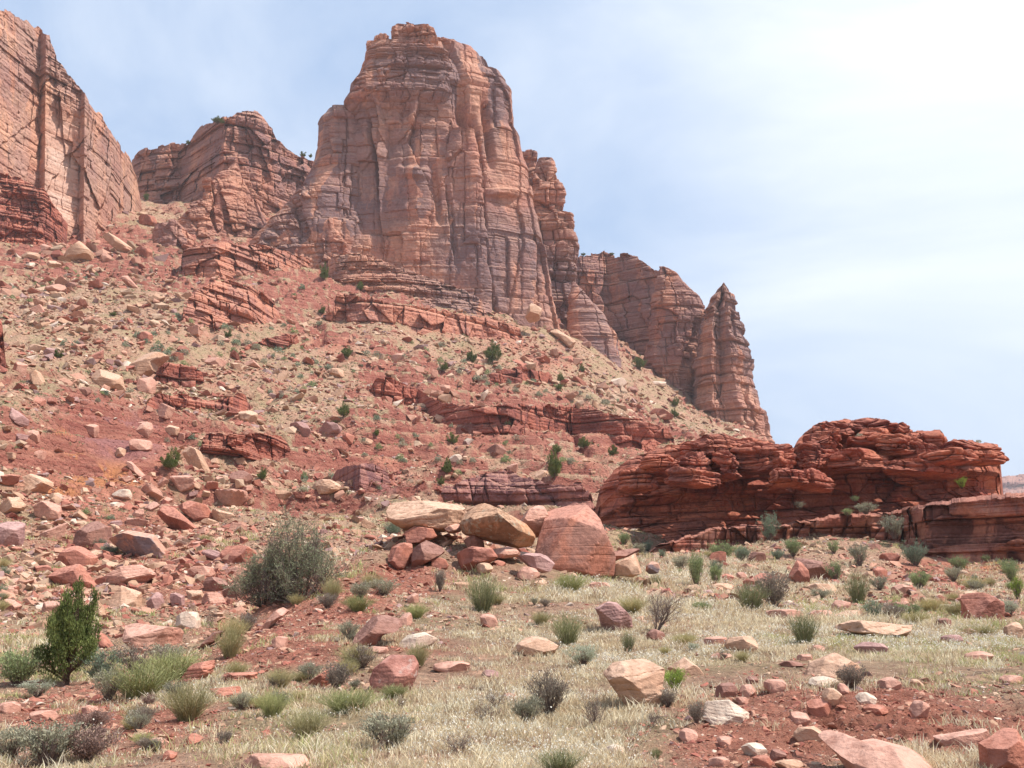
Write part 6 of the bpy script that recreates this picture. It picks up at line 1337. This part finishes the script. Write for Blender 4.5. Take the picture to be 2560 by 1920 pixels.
# ---- dry grass: one mass
M_GRASS, nt, bs = newmat('dry grass blade'); nt.nodes.remove(bs); o = [n for n in nt.nodes if n.type == 'OUTPUT_MATERIAL'][0]
d = N(nt, 'ShaderNodeBsdfDiffuse'); tr = N(nt, 'ShaderNodeBsdfTranslucent'); mxs = N(nt, 'ShaderNodeMixShader'); mxs.inputs[0].default_value = .35
tcol = attr(nt, 'tint', 'Color')
for s_ in (d, tr): nt.links.new(tcol, s_.inputs[0])
nt.links.new(d.outputs[0], mxs.inputs[1]); nt.links.new(tr.outputs[0], mxs.inputs[2]); nt.links.new(mxs.outputs[0], o.inputs[0])
def grass(name, ntuft, nb, r0, r1, seed, label, hgt=(.035, .095), thr=0.12, wk=1.0, flower=.25):
    rg = np.random.default_rng(seed); m = ntuft * 5
    th = rg.uniform(-.52, .52, m); r = np.exp(rg.uniform(math.log(r0), math.log(r1), m)); z = gz_polar(th, r); x, y = r * np.sin(th), r * np.cos(th)
    gr = zone(GRASS_Z, th, r, z); red = zone(RED_Z, th, r, z); n1 = fbm(x / 1.6, y / 1.6, x * 0, 3, 401); n2 = fbm(x / 7, y / 7, x * 0, 2, 402)
    n0 = fbm(x / .55, y / .55, x * 0, 2, 403); dn = np.clip(.02 + 1.0 * gr - .6 * red + 1.5 * n1 + .6 * n2 + .8 * n0 - thr, 0.0, 1); k = np.where(rg.random(m) < dn)[0][:ntuft]
    th, r, z, x, y, gr, n2 = [a[k] for a in (th, r, z, x, y, gr, n2)]; n = len(k)
    i = np.repeat(np.arange(n), nb); N_ = len(i)
    sp = (.05 + .002 * r[i]); bx = x[i] + rg.normal(size=N_) * sp; by = y[i] + rg.normal(size=N_) * sp; bz = z[i] - .02
    H = (rg.uniform(hgt[0], hgt[1], n) * (1 + .9 * (rg.random(n) < .10)))[i] * rg.uniform(.6, 1.2, N_) * (1 + .004 * r[i]); a = rg.uniform(0, 6.28, N_); ln = H * rg.uniform(.2, 1.1, N_)
    dx, dy = np.cos(a) * ln, np.sin(a) * ln; b = rg.uniform(0, 6.28, N_); wd = (.0016 + .00026 * r[i]) * wk; wx, wy = np.cos(b) * wd, np.sin(b) * wd
    V = np.stack([np.stack([bx - wx, by - wy, bz], 1), np.stack([bx + wx, by + wy, bz], 1), np.stack([bx + dx * .4 + wx * .8, by + dy * .4 + wy * .8, bz + H * .62], 1), np.stack([bx + dx * .4 - wx * .8, by + dy * .4 - wy * .8, bz + H * .62], 1), np.stack([bx + dx, by + dy, bz + H], 1)], 1)
    Fq = (np.array([[0, 1, 2, 3]])[None] + (np.arange(N_) * 5)[:, None, None]).reshape(-1, 4); Ft = (np.array([[3, 2, 4]])[None] + (np.arange(N_) * 5)[:, None, None]).reshape(-1, 3)
    pal = np.array([(.70, .58, .38), (.80, .72, .53), (.56, .43, .27), (.53, .49, .23), (.43, .44, .19), (.44, .30, .21)]); green = np.clip(.22 - n2 * .8 - .3 * gr + .45 * sstep(.0, -.22, th), 0, 1)
    ch = np.where(rg.random(n) < green, rg.integers(3, 5, n), rg.choice([0, 1, 2, 5], n, p=[.36, .30, .22, .12])); C_ = pal[ch][i] * rg.uniform(.85, 1.12, (N_, 1))
    Vs, Fs, Cs = [V.reshape(-1, 3)], [Fq, Ft], [np.repeat(C_, 5, 0)]
    fk = np.where(rg.random(N_) < flower * np.clip(gr[i] * 1.5, .1, 1) * np.clip(.4 + 2.5 * fbm(x[i] / 2.2, y[i] / 2.2, x[i] * 0, 2, 404), .03, 1))[0]
    tip = V[fk, 4] + rg.normal(size=(len(fk), 3)) * .01; s2 = ((.0028 + .00042 * r[i][fk]) * rg.uniform(.7, 1.5, len(fk)))[:, None]
    e1 = rg.normal(size=(len(fk), 3)); e1 /= np.linalg.norm(e1, axis=1, keepdims=True); e2 = np.cross(e1, rg.normal(size=(len(fk), 3))); e2 /= np.linalg.norm(e2, axis=1, keepdims=True)
    Q = np.stack([tip - e1 * s2, tip + e2 * s2, tip + e1 * s2, tip - e2 * s2], 1); off = N_ * 5
    Fs[0] = np.concatenate([Fq, off + np.arange(len(fk) * 4).reshape(-1, 4)]); Vs.append(Q.reshape(-1, 3)); Cs.append(np.tile([[.80, .76, .66]], (len(fk) * 4, 1)))
    o = mesh_np(name, np.concatenate(Vs), Fs, M_GRASS, False, {'tint': np.concatenate(Cs)}); tag(o, label, 'grass', kind='stuff')
grass('dry_grass', 19000, 14, 6.5, 30, 21, 'dry straw-coloured grass with tiny white seed heads covering the knoll')
grass('dry_grass', 11000, 12, 28, 95, 22, 'thin dry grass among the boulders further back', hgt=(.08, .20), thr=.25, wk=1.2)
# low scrub speckling the slopes
def scrub():
    rg = np.random.default_rng(31); n0 = 26000
    th = rg.uniform(-.52, .52, n0); r = np.exp(rg.uniform(math.log(75), math.log(345), n0)); z = gz_polar(th, r); x, y = r * np.sin(th), r * np.cos(th)
    pu = zone([(290,1110,150,80,1.0)], th, r, z); n1 = fbm(x / 16, y / 16, x * 0, 3, 501); k = rg.random(n0) < np.clip(.35 + 1.2 * n1 - .8 * pu, .02, 1)
    th, r, z, x, y = [a[k] for a in (th, r, z, x, y)]; n = len(x); nb = 7; i = np.repeat(np.arange(n), nb)
    s = (.0011 + .0016 * rg.random(n) ** 3) * r; o_ = rg.normal(size=(n * nb, 3)); o_[:, 2] = np.abs(o_[:, 2]) * .6
    p = np.stack([x, y, z], 1)[i] + o_ * (s[i] * .42)[:, None]; V, Fc = leaves(p, s[i] * .9, rg, .8, .3, o_)
    pal = np.array([(.26, .25, .15), (.36, .33, .20), (.20, .22, .11), (.44, .38, .24)]); C_ = pal[rg.integers(0, 4, n)][i] * rg.uniform(.85, 1.15, (n * nb, 1))
    o = mesh_np('low_scrub', V, [Fc], M_GRASS, False, {'tint': np.repeat(C_, 3, 0)}); tag(o, 'tiny grey-green tufts speckling the distant slopes', 'scrub', kind='stuff')
scrub()

# ------------------------------------------------------------------ thin desert haze
bm = bmesh.new(); bmesh.ops.create_cube(bm, size=1); hm = bpy.data.meshes.new('haze'); bm.to_mesh(hm); bm.free()
hzo = bpy.data.objects.new('haze', hm); COL.objects.link(hzo)
zlo = float(Vg[:, 2].min()) - 1.0; zhi = 290.0
hzo.scale = (6600, 6600, zhi - zlo); hzo.location = (0, 0, (zhi + zlo) / 2)
hmat = bpy.data.materials.new('haze air'); hmat.use_nodes = True; hnt = hmat.node_tree; hnt.nodes.clear()
ho = hnt.nodes.new('ShaderNodeOutputMaterial'); hv = hnt.nodes.new('ShaderNodeVolumePrincipled'); hv.inputs['Density'].default_value = 0.00014; hv.inputs['Color'].default_value = (.97, .97, 1.0, 1)
hnt.links.new(hv.outputs[0], ho.inputs['Volume']); hm.materials.append(hmat); tag(hzo, kind='stuff')
